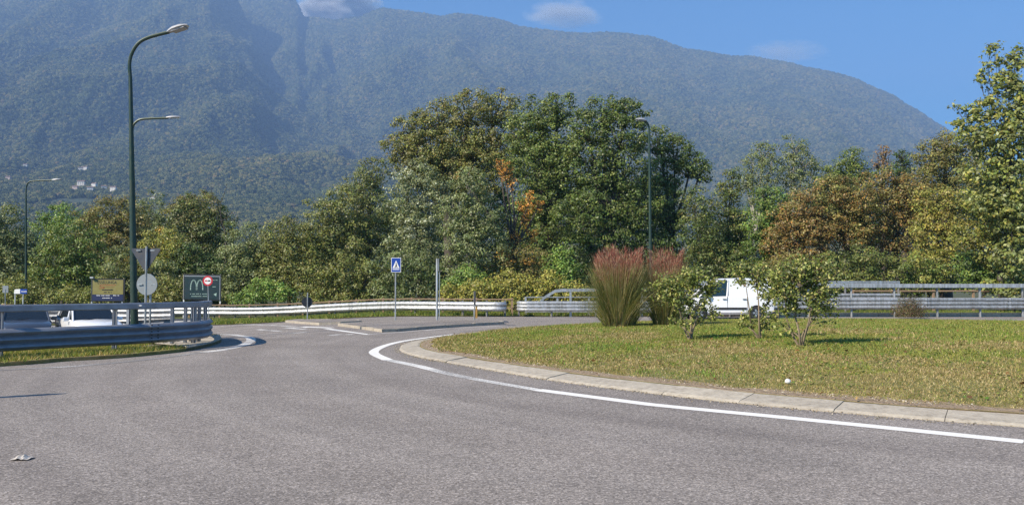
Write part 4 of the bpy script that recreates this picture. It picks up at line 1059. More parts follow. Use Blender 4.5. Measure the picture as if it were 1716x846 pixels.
tree('brown_tree', 'wide rust-brown autumn tree, its left part over the van', T, 52, 1350, [(1345, 350, 34, 30), (1320, 385, 34, 32), (1360, 385, 38, 34), (1310, 420, 32, 26), (1350, 425, 38, 28)], 'brown', .19, .55)
tree('brown_tree', 'rust-brown autumn tree in the middle of the right-hand wood', T, 53, 1420, [(1395, 320, 36, 26), (1430, 335, 38, 32), (1400, 365, 40, 34), (1450, 375, 38, 34), (1410, 400, 40, 30)], 'brown', .19, .55, pal2=('olive', .3))
tree('brown_tree', 'brown and olive autumn tree left of the near poplar', T, 54, 1510, [(1480, 310, 34, 26), (1520, 320, 34, 28), (1495, 350, 38, 32), (1540, 350, 36, 34), (1510, 390, 40, 34), (1480, 410, 36, 30)], 'brown', .19, .55, pal2=('oliveb', .45))
tree('leafy_tree', 'brownish olive crown stepping up toward the right edge', T, 58, 1590, [(1590, 240, 30, 20), (1560, 262, 34, 26), (1610, 265, 36, 26), (1580, 295, 42, 30), (1545, 300, 30, 24)], 'oliveb', .2, .52, pal2=('olive', .3))
tree('leafy_tree', 'yellowing green tree left under the near poplar', T, 50, 1580, [(1570, 335, 34, 26), (1600, 360, 36, 30), (1560, 380, 34, 30), (1590, 405, 38, 30), (1555, 430, 34, 26)], 'ybrown', .2, .52, pal2=('yg', .4))
tree('shrub', 'green bushes behind the barrier at the right, with a small orange spot', 'bush', 48.5, 1560, [(1530, 455, 34, 28), (1580, 455, 30, 24), (1555, 478, 34, 18)], 'green', .18, .52, pal2=('ybrown', .3))
tree('shrub', 'large-leaved fresh green bush behind the far right barrier', 'bush', 47, 1640, [(1625, 445, 30, 24), (1660, 455, 34, 26), (1690, 470, 30, 22), (1640, 475, 34, 18)], 'bright', .2, .52, pal2=('dark', .3))
tree('shrub', 'dark olive bush behind the raised top rail', 'bush', 49, 1440, [(1400, 450, 36, 30), (1445, 445, 36, 34), (1485, 455, 34, 30), (1420, 480, 44, 18), (1480, 485, 40, 16)], 'olive', .18, .52, pal2=('dark', .4))
tree('shrub', 'orange-tinged bush just over the island shrubs', 'bush', 49.5, 1340, [(1300, 455, 32, 28), (1345, 455, 36, 28), (1320, 485, 44, 18), (1375, 470, 30, 26)], 'oliveb', .18, .52, pal2=('orange', .12))
# near poplar on the right
tree('poplar', 'tall pale-leaved poplar at the right edge reaching above the mountain', T, 44, 1700,
     [(1668, 78, 11, 7), (1657, 88, 9, 6), (1706, 82, 8, 9), (1690, 96, 10, 8), (1673, 105, 9, 8), (1695, 118, 12, 9), (1683, 128, 13, 9), (1640, 128, 9, 9), (1650, 132, 8, 6), (1706, 140, 14, 12), (1670, 156, 11, 6), (1690, 158, 14, 9), (1600, 178, 7, 4), (1615, 183, 9, 5), (1633, 180, 10, 6), (1650, 172, 12, 8), (1630, 200, 14, 8), (1655, 196, 18, 10), (1680, 186, 16, 11), (1706, 182, 18, 16), (1615, 215, 14, 8), (1645, 222, 22, 11), (1680, 220, 26, 15), (1710, 225, 26, 22),
      (1665, 255, 32, 18), (1700, 265, 34, 26), (1640, 285, 30, 20), (1680, 305, 38, 28), (1725, 180, 24, 40), (1735, 260, 30, 50), (1690, 360, 40, 30), (1700, 430, 44, 36), (1650, 345, 30, 24), (1700, 485, 44, 26), (1690, 330, 44, 34), (1655, 110, 10, 7), (1700, 105, 16, 12), (1665, 140, 18, 12), (1690, 140, 18, 14), (1708, 160, 16, 16), (1660, 172, 18, 11), (1640, 192, 22, 11), (1625, 230, 24, 16), (1605, 205, 14, 7), (1660, 235, 34, 20), (1700, 205, 26, 20)], 'grey', .27, .6, pal2=('yg', .5), clump=(.28, .5), thick=.15)
tree('leafy_tree', 'yellow-green large-leaved tree at the right edge below the poplar', T, 46, 1680, [(1640, 330, 34, 28), (1690, 345, 36, 32), (1655, 375, 38, 32), (1705, 390, 36, 32), (1670, 420, 40, 28), (1730, 340, 36, 60), (1620, 400, 28, 24)], 'yg', .21, .5, pal2=('oliveb', .35))
# wood behind, coloured dark so gaps between the crowns read as shade
tree('dark_thicket', 'far dark row of trees closing the gap on the left', 'thicket', 92, 200, [(20, 440, 60, 50), (90, 450, 60, 40), (170, 440, 60, 40), (250, 450, 60, 45), (330, 440, 60, 45), (400, 450, 60, 40), (150, 490, 90, 24), (320, 490, 90, 24), (20, 490, 80, 24)], 'dark', .34, .95)
tree('dark_thicket', 'far dark wood seen between the middle trees', 'thicket', 78, 700, [(470, 460, 60, 36), (560, 430, 60, 50), (650, 400, 60, 60), (740, 390, 60, 60), (830, 370, 60, 60), (600, 480, 90, 26), (760, 470, 90, 30), (920, 360, 60, 60), (1010, 350, 60, 60), (1090, 350, 60, 55), (960, 450, 80, 40), (1080, 450, 80, 40), (780, 280, 60, 50), (900, 270, 60, 40)], 'dark', .3, .95)
tree('dark_thicket', 'far dark wood behind the rust-brown trees', 'thicket', 74, 1400, [(1200, 410, 50, 50), (1280, 390, 50, 50), (1350, 370, 55, 45), (1440, 370, 55, 45), (1530, 360, 55, 50), (1620, 350, 60, 60), (1700, 340, 60, 70), (1250, 470, 90, 30), (1400, 460, 90, 36), (1560, 450, 90, 40), (1690, 450, 70, 40)], 'dark', .3, .95)

def bare_tree(label, Y, pts_list, m, radius=.06):
    b = at(*pts_list[0][0], Y); b.z = max(-.6, b.z - 3) if False else g(b.x, b.y)
    root = empty('bare_tree', b, label, 'tree'); mb = MB()
    mb.tube([b, at(*pts_list[0][0], Y)], [radius * 1.3, radius], 6)
    for pl in pts_list:
        P = [at(*q, Y) for q in pl]; P = [p + Vector((0, random.uniform(-.1, .1), 0)) for p in P]
        mb.tube(P, [radius * (1 - .75 * i / (len(P) - 1)) * (1 if pl is pts_list[0] else .6) for i in range(len(P))], 6)
    mb.build('trunk', m, root, smooth=True)
bare_tree('bare whitish dead tree forking above the green billboard', 61, [[(378, 405), (377, 385), (371, 372), (368, 345), (378, 318), (380, 308)], [(371, 372), (380, 365), (392, 352)], [(370, 360), (360, 340), (354, 320), (355, 315)], [(368, 345), (362, 330)], [(377, 385), (366, 372), (362, 355)]], BARK, .05)
bare_tree('two thin bare stems standing left of the blue sign', 52, [[(594, 500), (592, 480), (590, 470)], [(593, 490), (588, 478)]], PALEBARK, .05)

# ------------------------------------------------------------------ shrubs on the island
def on_island(px, py):
    d = ray(px, py); z = .3
    for _ in range(30):
        t = (z - CAMH) / d[2]; z = float(isl_z(np.array(d[0] * t), np.array(d[1] * t)))
    return Vector((d[0] * t, d[1] * t, z))
def island_shrub(label, bpx, stems, lobes, n, seed, leaf=.066, pal=None):
    b = on_island(*bpx); Y = b.y; r = np.random.default_rng(seed); rd = random.Random(seed)
    root = empty('island_shrub', b, label, 'shrub', 'shrubs on the roundabout island')
    mb = MB(); k = Y / F; tips = []
    for st in stems:
        P = [b + Vector((rd.uniform(-.04, .04), rd.uniform(-.04, .04), -.03))] + [at(*q, Y) + Vector((0, rd.uniform(-.25, .25), 0)) for q in st]
        P = catmull(P, 3); mb.tube(P, [.026 * (1 - .7 * i / (len(P) - 1)) for i in range(len(P))], 5)
        tips += P[len(P) // 2:]
    C = []; D = []
    wl = np.array([l[2] * l[3] * (l[4] if len(l) > 4 else 1) for l in lobes], float); wl /= wl.sum()
    for li, l in enumerate(lobes):
        c = at(l[0], l[1], Y); rx, rz_ = l[2] * k, l[3] * k; nn = int(n * 1.4 * wl[li]); nb = max(4, nn // 26)
        for q in range(nb):
            v = r.normal(size=3); v /= np.linalg.norm(v); rad = r.random() ** .4
            tip = Vector((c.x + v[0] * rx * rad, c.y + v[1] * rx * .8 * rad, c.z + v[2] * rz_ * rad))
            src = min(tips, key=lambda t_: (t_ - tip).length + max(0, (t_.z - tip.z)) * 1.5)
            m1 = src.lerp(tip, .55) + Vector((0, 0, .05)); mb.tube([src, m1, tip], [.009, .006, .003], 4, cap=False)
            ml = max(2, int(nn / nb))
            for s in range(ml):
                t_ = r.random(); p = m1.lerp(tip, t_ * 1.15) if r.random() < .7 else src.lerp(m1, .5 + .5 * t_)
                C.append(p + Vector(r.normal(size=3) * .05)); D.append((r.normal() * .6 - .15, r.normal() * .6 - .3, r.normal() * .5 + .35))
    C = np.array(C); D = np.array(D)
    pal = pal or [((.16, .185, .04), 4), ((.34, .32, .11), 1.7), ((.09, .12, .03), 4), ((.05, .07, .02), 2)]
    col = pick(pal, len(C), r) * r.uniform(.8, 1.2, (len(C), 1)) * 1.45
    V, Fc, cc = leaf_quads(C, D, leaf * r.uniform(.7, 1.3, len(C)), col, .62, seed)
    np_mesh('foliage', V, Fc, 4, LEAF, root, cc)
    mb.build('stems', STEM, root, smooth=True, autos=.9)
    return root
island_shrub('leafy multi-stemmed shrub in front of the tall red-tipped grasses', (1157, 570),
             [[(1150, 552), (1140, 525), (1128, 490)], [(1162, 550), (1175, 520), (1190, 495)], [(1155, 545), (1158, 510), (1160, 475)], [(1166, 548), (1195, 530)], [(1150, 556), (1132, 540)]],
             [(1105, 480, 26, 26), (1135, 470, 32, 26), (1170, 475, 34, 30), (1202, 475, 22, 22, .6), (1130, 500, 34, 20), (1165, 510, 36, 18, .9), (1195, 525, 24, 14, .7), (1140, 538, 22, 12, .6), (1175, 540, 26, 10, .5)], 2700, 11)
island_shrub('shrub standing in front of the rear half of the white van', (1273, 568),
             [[(1262, 550), (1252, 520), (1245, 480)], [(1278, 548), (1285, 515), (1300, 480)], [(1268, 540), (1270, 500), (1262, 465)], [(1280, 552), (1300, 530)], [(1262, 555), (1245, 540)]],
             [(1240, 465, 24, 26, .7), (1272, 470, 32, 32, .8), (1298, 478, 24, 30, .9), (1270, 530, 34, 16, .6), (1250, 545, 18, 10, .6), (1292, 542, 20, 14, .6), (1228, 450, 14, 14, .7), (1285, 505, 20, 16, .5)], 1700, 12)
island_shrub('tallest and nearest island shrub with several bare lower stems', (1342, 580),
             [[(1330, 560), (1322, 530), (1312, 500)], [(1335, 555), (1335, 520), (1335, 480)], [(1348, 555), (1360, 528), (1372, 500)], [(1345, 562), (1352, 520), (1350, 470)], [(1350, 560), (1380, 520)], [(1338, 566), (1322, 548)]],
             [(1302, 465, 30, 30), (1340, 450, 36, 28), (1378, 460, 32, 32), (1320, 492, 40, 22), (1370, 494, 36, 22), (1345, 518, 50, 16, .6), (1395, 525, 18, 16, .45), (1315, 545, 16, 12, .35), (1335, 437, 36, 12, .7), (1402, 490, 12, 18, .5)], 3900, 13, leaf=.064)

# small round brown bush
b = on_island(1524, 531)
root = empty('round_bush', b, 'small rounded brown bush on the grass before the bridge barrier', 'bush')
r = np.random.default_rng(5); k = b.y / F; n_ = 5200
v = r.normal(size=(n_, 3)); v /= np.linalg.norm(v, axis=1)[:, None]; v[:, 2] = np.abs(v[:, 2]) * .9 + .0
rad = r.random(n_) ** .35 * (.85 + .15 * np.sin(v[:, 0] * 9 + v[:, 2] * 7))
C = np.array(b) + v * rad[:, None] * np.array([33 * k, 30 * k, 44 * k])
col = pick([((.16, .085, .045), 3), ((.11, .09, .035), 3), ((.09, .11, .03), 2.5), ((.25, .2, .12), 1)], n_, r) * r.uniform(.7, 1.3, (n_, 1))
V, Fc, cc = leaf_quads(C, v + r.normal(size=(n_, 3)) * .6, .06 * r.uniform(.7, 1.4, n_), col, .4, 5)
np_mesh('foliage', V, Fc, 4, LEAF, root, cc)
mb = MB()
for q in range(26):
    a = random.uniform(0, 6.28); el = random.uniform(.3, 1.4); L_ = 38 * k
    mb.tube([b, b + Vector((math.cos(a) * math.cos(el), math.sin(a) * math.cos(el), math.sin(el) * 1.15)) * L_ * .9], [.012, .004], 4)
mb.build('stems', BARK, root)

# tall ornamental grasses
def tall_grass(label, bpx, wpx, hpx, n, seed):
    b = on_island(*bpx); Y = b.y; k = Y / F; r = np.random.default_rng(seed)
    root = empty('tall_grass', b, label, 'ornamental grass', 'tall red-tipped grasses on the island')
    H_ = hpx * k; Wd = wpx * k
    def blades(n, h0, h1, spread, lean, wd, pal, droop, seg=6, plume=False):
        a = r.uniform(0, 2 * math.pi, n); rb = np.sqrt(r.random(n)) * Wd * .31
        base_ = np.c_[b.x + rb * np.cos(a), b.y + rb * np.sin(a) * .8, np.full(n, b.z - .03)]
        ln = lean * (rb / (Wd * .31)) * r.uniform(.5, 1.3, n) + r.normal(size=n) * spread
        d = np.c_[np.cos(a), np.sin(a)]; hh = r.uniform(h0, h1, n) * H_
        V = []; side = np.c_[np.cos(a + r.normal(size=n)), np.sin(a + r.normal(size=n)), np.zeros(n)]
        for s in range(seg + 1):
            t = s / seg; off = ln * (t ** 1.3) + droop * t ** 3.2 * r.uniform(.9, 1.1, n) * 1
            z = hh * (t - droop * .18 * t ** 3)
            c = base_ + np.c_[d * (off * H_)[:, None], z]
            ww = wd * (1 - t * .85) if not plume else wd * (.3 + 1.2 * math.sin(min(t, 1) * math.pi * .8))
            V += [c - side * ww, c + side * ww]
        V = np.stack(V, 1); m = V.shape[1]; idx = np.arange(n * m).reshape(n, m)
        Fc = np.concatenate([np.stack([idx[:, 2 * s], idx[:, 2 * s + 1], idx[:, 2 * s + 3], idx[:, 2 * s + 2]], 1) for s in range(seg)])
        col = pick(pal, n, r) * r.uniform(.75, 1.25, (n, 1))
        return V.reshape(-1, 3), Fc, np.repeat(col, m, 0)
    gp_ = [((.24, .23, .075), 4), ((.12, .16, .045), 5), ((.48, .40, .21), 2.2), ((.09, .11, .035), 1.2)]
    V1, F1, c1_ = blades(int(n * .75), .5, .9, .03, .13, .008, gp_, .1)
    V2, F2, c2_ = blades(int(n * .25), .3, .65, .05, .34, .007, gp_, .22)
    np_mesh('blades', np.r_[V1, V2], np.r_[F1, F2 + len(V1)], 4, GRASS, root, np.r_[c1_, c2_])
    # flower stalks + feathery plumes
    V3, F3, c3_ = blades(int(n * .2), .8, 1.04, .03, .13, .0045, [((.5, .36, .22), 2), ((.36, .2, .13), 1)], .06)
    np_mesh('flower_stalks', V3, F3, 4, GRASS, root, c3_)
    # plumes: many thin short strands near the upper part
    npl = int(n * 1.0); a = r.uniform(0, 2 * math.pi, npl); rb = np.sqrt(r.random(npl)); zz_ = 1.02 - .36 * r.random(npl) ** 1.5 + (.07 * np.sin(a * 3 + seed) - .06 + .05 * np.sin(rb * 9 + a * 2)) * 1.
    wid = Wd * (.36 + .12 * zz_)
    C0 = np.c_[b.x + rb * np.cos(a) * wid, b.y + rb * np.sin(a) * wid * .8, b.z + H_ * (zz_ - .05 * rb ** 2)]
    dd = np.c_[np.cos(a) * .35 * rb, np.sin(a) * .35 * rb, np.ones(npl)] + r.normal(size=(npl, 3)) * .28
    dd /= np.linalg.norm(dd, axis=1)[:, None]; L_ = r.uniform(.12, .26, npl)[:, None]
    sd = np.cross(dd, r.normal(size=(npl, 3))); sd /= np.linalg.norm(sd, axis=1)[:, None]; sd *= .0055
    V = np.stack([C0 - sd * .5, C0 + dd * L_ * .5 - sd, C0 + dd * L_, C0 + dd * L_ * .5 + sd], 1).reshape(-1, 3)
    colp = pick([((.32, .12, .09), 4), ((.22, .085, .065), 3.5), ((.44, .32, .22), 2)], npl, r) * r.uniform(.8, 1.2, (npl, 1))
    np_mesh('plumes', V, np.arange(4 * npl).reshape(-1, 4), 4, GRASS, root, np.repeat(colp, 4, 0))
tall_grass('broad clump of tall grass with feathery red tips, left of the lamp pole', (1037, 547), 84, 123, 3900, 21)
tall_grass('narrower clump of tall red-tipped grass, right of the lamp pole', (1116, 545), 64, 118, 2100, 22)

# ------------------------------------------------------------------ short grass
def grass(name, X, Y, Zf, hgt, wid, pal_fn, seed, label=None):
    n = len(X); r = np.random.default_rng(seed); Z = Zf(X, Y)
    h = hgt * r.uniform(.5, 1.4, n); a = r.uniform(0, 2 * math.pi, n)
    sd = np.c_[np.cos(a), np.sin(a), np.zeros(n)] * (wid * r.uniform(.7, 1.3, n))[:, None]
    b = np.c_[X, Y, Z - .005]; lean = r.normal(size=(n, 2)) * .5 * h[:, None]
    tip = b + np.c_[lean, h]
    V = np.stack([b - sd, b + sd, tip], 1).reshape(-1, 3)
    col = pal_fn(X, Y, r); o = np_mesh(name, V, np.arange(3 * n).reshape(-1, 3), 3, GRASS, None, np.repeat(col, 3, 0))
    return tag(o, label, 'grass' if label else None, kind='stuff')
def lawn_cols(X, Y, r):
    n = len(X); m = fbm(X * .45, Y * .8, 4, 9); m2 = fbm(X * 2.2, Y * 2.2, 3, 31)
    edge = np.clip((1 - isl_r(X, Y)) * 5, 0, 1)
    gr = sm((m - .35) * 4.5 + .35 * (m2 - .5) * 2 + (Y - 16) * .035) * (.15 + .85 * edge)
    green = pick([((.11, .14, .03), 3), ((.16, .17, .035), 3), ((.075, .11, .025), 2), ((.19, .18, .05), 2)], n, r)
    dry = pick([((.22, .175, .075), 3), ((.16, .125, .055), 3), ((.32, .26, .14), 2), ((.14, .13, .045), 3)], n, r)
    s = (r.random(n) < gr * .85 + .08)[:, None]
    return np.where(s, green, dry) * r.uniform(.8, 1.25, (n, 1)) * 1.65
r = np.random.default_rng(77); NG = 420000
# uniform on the island, thinned with distance
X = r.uniform(-3, 27, NG * 3); Y = r.uniform(6, 36, NG * 3); t = isl_r(X, Y)
dist = np.hypot(X, Y); infr = np.abs(X / np.maximum(Y, 1)) < .72
pr_ = np.clip((14 / dist) ** 1.5, .12, 1)
edge_n = fbm(X * 1.2, Y * 1.2, 3, 4)
keep = (t < .998 - .035 * edge_n) & infr & (r.random(len(X)) < pr_) & (fbm(X * .9, Y * .9, 3, 55) + r.random(len(X)) * .5 > .46 + .12 * np.clip(1 - (1 - t) * 7, 0, 1))
X, Y = X[keep][:NG], Y[keep][:NG]
dist = np.hypot(X, Y)
grass('island_grass', X, Y, isl_z, .036 * np.clip(dist / 14, .8, 1.5), .0065 * np.clip(dist / 10, .9, 2.4), lawn_cols, 78, 'short patchy green and straw coloured grass covering the roundabout island')
# clover / broad weeds
n_ = 16000; X = r.uniform(-2, 24, n_ * 2); Y = r.uniform(7, 35, n_ * 2); k_ = (isl_r(X, Y) < .95) & (np.abs(X / Y) < .7) & (fbm(X * .5, Y * .5, 3, 8) > .47); X, Y = X[k_], Y[k_]
C = np.c_[X, Y, isl_z(X, Y) + .035]; D = np.c_[r.normal(size=(len(X), 2)) * .4, np.ones(len(X))]
V, Fc, cc = leaf_quads(C, D, r.uniform(.03, .06, len(X)), pick([((.10, .20, .03), 2), ((.22, .26, .05), 3), ((.34, .27, .08), 1.6)], len(X), r), .8, 6)
tag(np_mesh('clover', V, Fc, 4, GRASS, None, cc), 'scattered clover and broad weed leaves in the island grass', 'weeds', kind='stuff')
# grit along the kerb and fallen leaves
def scatter_bits(name, label, P, size, pal, seed, flat=.5):
    r = np.random.default_rng(seed); n = len(P); D = np.c_[r.normal(size=(n, 2)) * .5, np.ones(n)]
    V, Fc, cc = leaf_quads(P, D, size * r.uniform(.5, 1.6, n), pick(pal, n, r), .75, seed)
    return tag(np_mesh(name, V, Fc, 4, GRASS, None, cc), label, 'litter' if label else None, kind='stuff')
r = np.random.default_rng(404); P = []
for i_, p in enumerate(kout):
    t_ = kout[(i_ + 1) % len(kout)] - kout[i_ - 1]; nr = Vector((t_.y, -t_.x, 0)).normalized() * INS; tt = t_.normalized()
    if p.y > 30 or p.x > 14: continue
    for _ in range(26):
        o_ = -abs(r.normal()) * .1 if r.random() < .6 else KW + abs(r.normal()) * .12
        q = p + nr * o_ + tt * r.uniform(-.6, .6); P.append((q.x, q.y, .012 if o_ < 0 else .125))
scatter_bits('kerb_grit', 'pale grit and crumbs gathered along both edges of the roundabout kerb', np.array(P), .022, [((.42, .37, .29), 3), ((.28, .22, .15), 2), ((.55, .5, .42), 1)], 405)
n_ = 900; X = r.uniform(-2, 16, n_); Y = r.uniform(7, 30, n_); t = isl_r(X, Y); k_ = (t < 1.0); X, Y = X[k_], Y[k_]
scatter_bits('fallen_leaves', 'small brown fallen leaves dotted over the island grass', np.c_[X, Y, isl_z(X, Y) + .045], .06, [((.22, .11, .04), 3), ((.38, .26, .1), 2), ((.14, .08, .04), 2)], 406)
# bigger tufts
def tuft_field(name, label, N, xr, yr, cond, Zf, h, wd, pal, seed, clus=9, spread=.07):
    r = np.random.default_rng(seed); X = r.uniform(*xr, N); Y = r.uniform(*yr, N); k_ = cond(X, Y); X, Y = X[k_], Y[k_]
    X = np.repeat(X, clus) + r.normal(size=len(X) * clus) * spread; Y = np.repeat(Y, clus) + r.normal(size=len(Y) * clus) * spread
    return grass(name, X, Y, Zf, h, wd, lambda a, b, q: pick(pal, len(a), q) * q.uniform(.75, 1.3, (len(a), 1)) * 1.5, seed + 1, label)
tuft_field('grass_tufts', 'taller bright tufts dotted over the island lawn', 1100, (-1, 22), (8, 32), lambda x, y: (isl_r(x, y) < .95) & (fbm(x * .4, y * .4, 2, 12) > .5), isl_z, .1, .008, [((.08, .16, .02), 3), ((.13, .2, .03), 2)], 90, 16, .09)
# verge grass
vx = np.array([p.x for p in vloop]); vy = np.array([p.y for p in vloop])
def in_verge(x, y, shrink=.12):
    x = np.asarray(x); y = np.asarray(y); c = np.zeros(len(x), bool); j = len(vx) - 1
    for i in range(len(vx)):
        cond = ((vy[i] > y) != (vy[j] > y)) & (x < (vx[j] - vx[i]) * (y - vy[i]) / (vy[j] - vy[i] + 1e-12) + vx[i]); c ^= cond; j = i
    dmin = np.full(len(x), 9.)
    for i in range(0, len(vx)): dmin = np.minimum(dmin, np.hypot(x - vx[i], y - vy[i]))
    return c & (dmin > shrink)
def on_rail_strip(x, y): return in_verge(x, y) & ~((x > -8.9) & (y > 19.3)) & (np.abs(x / y) < .8)
vgp = [((.12, .15, .03), 4), ((.24, .2, .06), 2.5), ((.07, .11, .02), 3), ((.33, .27, .12), 1.5)]
tuft_field('verge_grass', 'rough green and yellow grass growing under the left guard rail', 9000, (-16, -7.3), (11, 25), on_rail_strip, lambda x, y: g(x, y) + .075, .085, .008, vgp, 95, 14, .09)
tuft_field('far_verge_grass', 'strip of grass under and behind the far guard rails', 9000, (-34, 34), (41.4, 46.5), lambda x, y: np.abs(x / y) < .72, lambda x, y: g(x, y) + .03, .17, .018, [((.11, .15, .03), 4), ((.2, .19, .05), 2), ((.06, .09, .02), 3)], 97, 10, .12)

# ------------------------------------------------------------------ mountains (columns are the directions, rows the distance)
MX = np.array([-700, 0, 200, 350, 420, 456, 503, 560, 624, 700, 800, 900, 2600.])
ME1 = np.array([-20, -50, -50, -30, 30, 105, 152, 195, 241, 320, 420, 470, 478.])
RX = np.array([-700, 0, 300, 480, 497, 509, 560, 604, 640, 700, 740, 765, 800, 835, 870, 900, 960, 1010, 1060, 1100, 1150, 1200, 1260, 1300, 1380, 1440, 1500, 1540, 1570, 1620, 1720, 1900, 2600.])
RE = np.array([0, 0, -10, -8, 6, 32, 37, 31, 15, 24, 30, 25, 27, 33, 45, 50, 58, 57, 60, 67, 84, 92, 97, 104, 120, 136, 165, 188, 210, 240, 290, 350, 440.])
FXx = np.array([-700, 0, 300, 600, 900, 1300, 2600.]); FE = np.array([290, 300, 320, 345, 375, 400, 440.])
def mtn(px, Y):
    e1 = np.interp(px, MX, ME1); e2 = np.interp(px, RX, RE); f0 = np.interp(px, FXx, FE)
    foot = 478 + (f0 - 478) * sm((Y - 500) / 1100.) ** .9
    y1 = 4150.; t1 = np.clip((Y - 1500) / (y1 - 1500), 0, 1)
    s1 = foot + (e1 - foot) * t1 ** .9
    s1 = np.where(Y > y1, e1 + (520 - e1) * sm((Y - y1) / 900.), s1)
    ys = np.interp(px, [560, 950], [2300., 1500.]); t2 = np.clip((Y - ys) / (4800 - ys), 0, 1)
    s2 = foot + (e2 - foot) * t2 ** .95
    s2 = np.where(Y > 4800, e2 + (Y - 4800) * .35, s2)
    ye = np.minimum(s1, s2)
    X = (px - 858) / F * Y
    ramp_ = sm((Y - 1300) / 900.)
    wx = X + 260 * (fbm(X / 900, Y / 900, 3, 40) - .5)
    rid = 1 - np.abs(2 * fbm(wx / 420, Y / 1700, 3, 41) - 1)
    rid2 = 1 - np.abs(2 * fbm((wx + Y * .35) / 170, Y / 600, 3, 43) - 1)
    edge = np.clip((4800 - Y) / 500., .12, 1)
    dz = ((rid - .75) * 180 + (rid2 - .75) * 70 + (fbm(X / 130, Y / 130, 4, 44) - .5) * 46) * ramp_ * edge
    d = np.array([1., math.cos(PITCH), 0])
    v = (423 - ye) / F; dyv = math.cos(PITCH) - v * math.sin(PITCH); dzv = math.sin(PITCH) + v * math.cos(PITCH)
    Xw = (px - 858) / F / dyv * Y
    z = CAMH + dzv / dyv * Y + dz
    z = np.where(Y < 650, z - 12 * (1 - sm((Y - 420) / 230.)), z)
    return Xw, z
pxs = np.arange(-560, 2400, 5.); Ys_ = np.r_[np.arange(420, 1500, 25), np.arange(1500, 4950, 18), np.arange(4950, 5500, 60)]
PX, YY = np.meshgrid(pxs, Ys_); XW, ZZ = mtn(PX, YY); ZZ[0] = -20
idx = np.arange(PX.size).reshape(PX.shape)
Fc = np.stack([idx[:-1, :-1], idx[:-1, 1:], idx[1:, 1:], idx[1:, :-1]], -1).reshape(-1, 4)
rock = np.exp(-(((PX - 800) / 45) ** 2 + ((YY - 4650) / 140) ** 2)) * (fbm(XW / 60, YY / 90, 3, 61) > .5)
MT = mat('forested_slope', rough=.95)
at_ = nd(MT, 'ShaderNodeAttribute', attribute_name='Col')
n = noise(MT, .01, 6, .7)
cfor = ramp(MT, n, [(.3, (.018, .03, .012)), (.6, (.035, .05, .018)), (.8, (.06, .06, .025))])
nr_ = noise(MT, .03, 6, .8); crk_ = ramp(MT, nr_, [(.35, (.06, .055, .045)), (.62, (.24, .2, .17))])
base(MT, mix(MT, cfor, crk_, at_.outputs['Fac']))
mo = np_mesh('mountain', np.c_[XW.ravel(), YY.ravel(), ZZ.ravel()], Fc, 4, MT, None, np.repeat(np.clip(rock, 0, 1).ravel()[:, None], 3, 1), smooth=True)
tag(mo, kind='structure')
# tree crowns on the slopes, placed only on faces that can be seen from the valley
r = np.random.default_rng(303); NC = 420000
yy = 520 + (4900 - 520) * r.random(NC) ** .62; pp = r.uniform(-240, 1960, NC)
EL = (ZZ - CAMH) / YY; CM = np.maximum.accumulate(EL, 0)
Xc, Zc = mtn(pp, yy)
ix = np.clip(((pp + 560) / 5).astype(int), 0, len(pxs) - 1); iy = np.clip(np.searchsorted(Ys_, yy) - 1, 0, len(Ys_) - 1)
vis = (Zc + 14 - CAMH) / yy > CM[iy, ix] - .002
rk = (rock[iy, ix] < .4) | (r.random(NC) < .45)
meadow = ~((fbm(Xc / 120, yy / 160, 3, 71) > .7) & (yy < 1750) & (yy > 800))
k_ = vis & rk & meadow; Xc, Yc, Zc = Xc[k_], yy[k_], Zc[k_]
S_ = r.uniform(3.2, 6.4, len(Xc)) * np.interp(Yc, [500, 1500, 4800], [.75, .95, 1.45])
me = bpy.data.meshes.new('mountain_forest'); me.vertices.add(len(Xc)); me.vertices.foreach_set('co', np.c_[Xc, Yc, Zc + S_ * .35].astype(np.float32).ravel()); me.update()
at2 = me.attributes.new('sc', 'FLOAT', 'POINT'); at2.data.foreach_set('value', S_.astype(np.float32))
mf = bpy.data.objects.new('mountain_forest', me); COL.objects.link(mf)
tag(mf, 'dense broadleaf forest covering the hazy mountain slopes', 'forest', kind='stuff')
CROWN = mat('far_crowns', rough=.95, spec=.1)
oi = nd(CROWN, 'ShaderNodeObjectInfo')
c_a = ramp(CROWN, oi.outputs['Random'], [(0, (.018, .03, .013)), (.4, (.05, .062, .025)), (.75, (.10, .11, .042)), (.95, (.13, .12, .05)), (1, (.14, .11, .055))])
nn_ = noise(CROWN, .003, 4, .6)
lk(CROWN, mix(CROWN, c_a, ramp(CROWN, nn_, [(.35, (.75, .85, .8)), (.65, (1.3, 1.2, 1.05))]), 1., 'MULTIPLY'), CROWN.node_tree.nodes['Principled BSDF'].inputs['Base Color'])
ng = bpy.data.node_groups.new('scatter_crowns', 'GeometryNodeTree')
ng.interface.new_socket('Geometry', in_out='INPUT', socket_type='NodeSocketGeometry'); ng.interface.new_socket('Geometry', in_out='OUTPUT', socket_type='NodeSocketGeometry')
gi = ng.nodes.new('NodeGroupInput'); go = ng.nodes.new('NodeGroupOutput')
ico = ng.nodes.new('GeometryNodeMeshIcoSphere'); ico.inputs['Subdivisions'].default_value = 3; ico.inputs['Radius'].default_value = 1
sp_ = ng.nodes.new('GeometryNodeSetPosition'); ns = ng.nodes.new('ShaderNodeTexNoise'); ns.inputs['Scale'].default_value = 2.3; ns.inputs['Detail'].default_value = 3
pos = ng.nodes.new('GeometryNodeInputPosition'); ng.links.new(pos.outputs[0], ns.inputs['Vector'])
sb = ng.nodes.new('ShaderNodeMath'); sb.operation = 'SUBTRACT'; ng.links.new(ns.outputs['Fac'], sb.inputs[0]); sb.inputs[1].default_value = .5
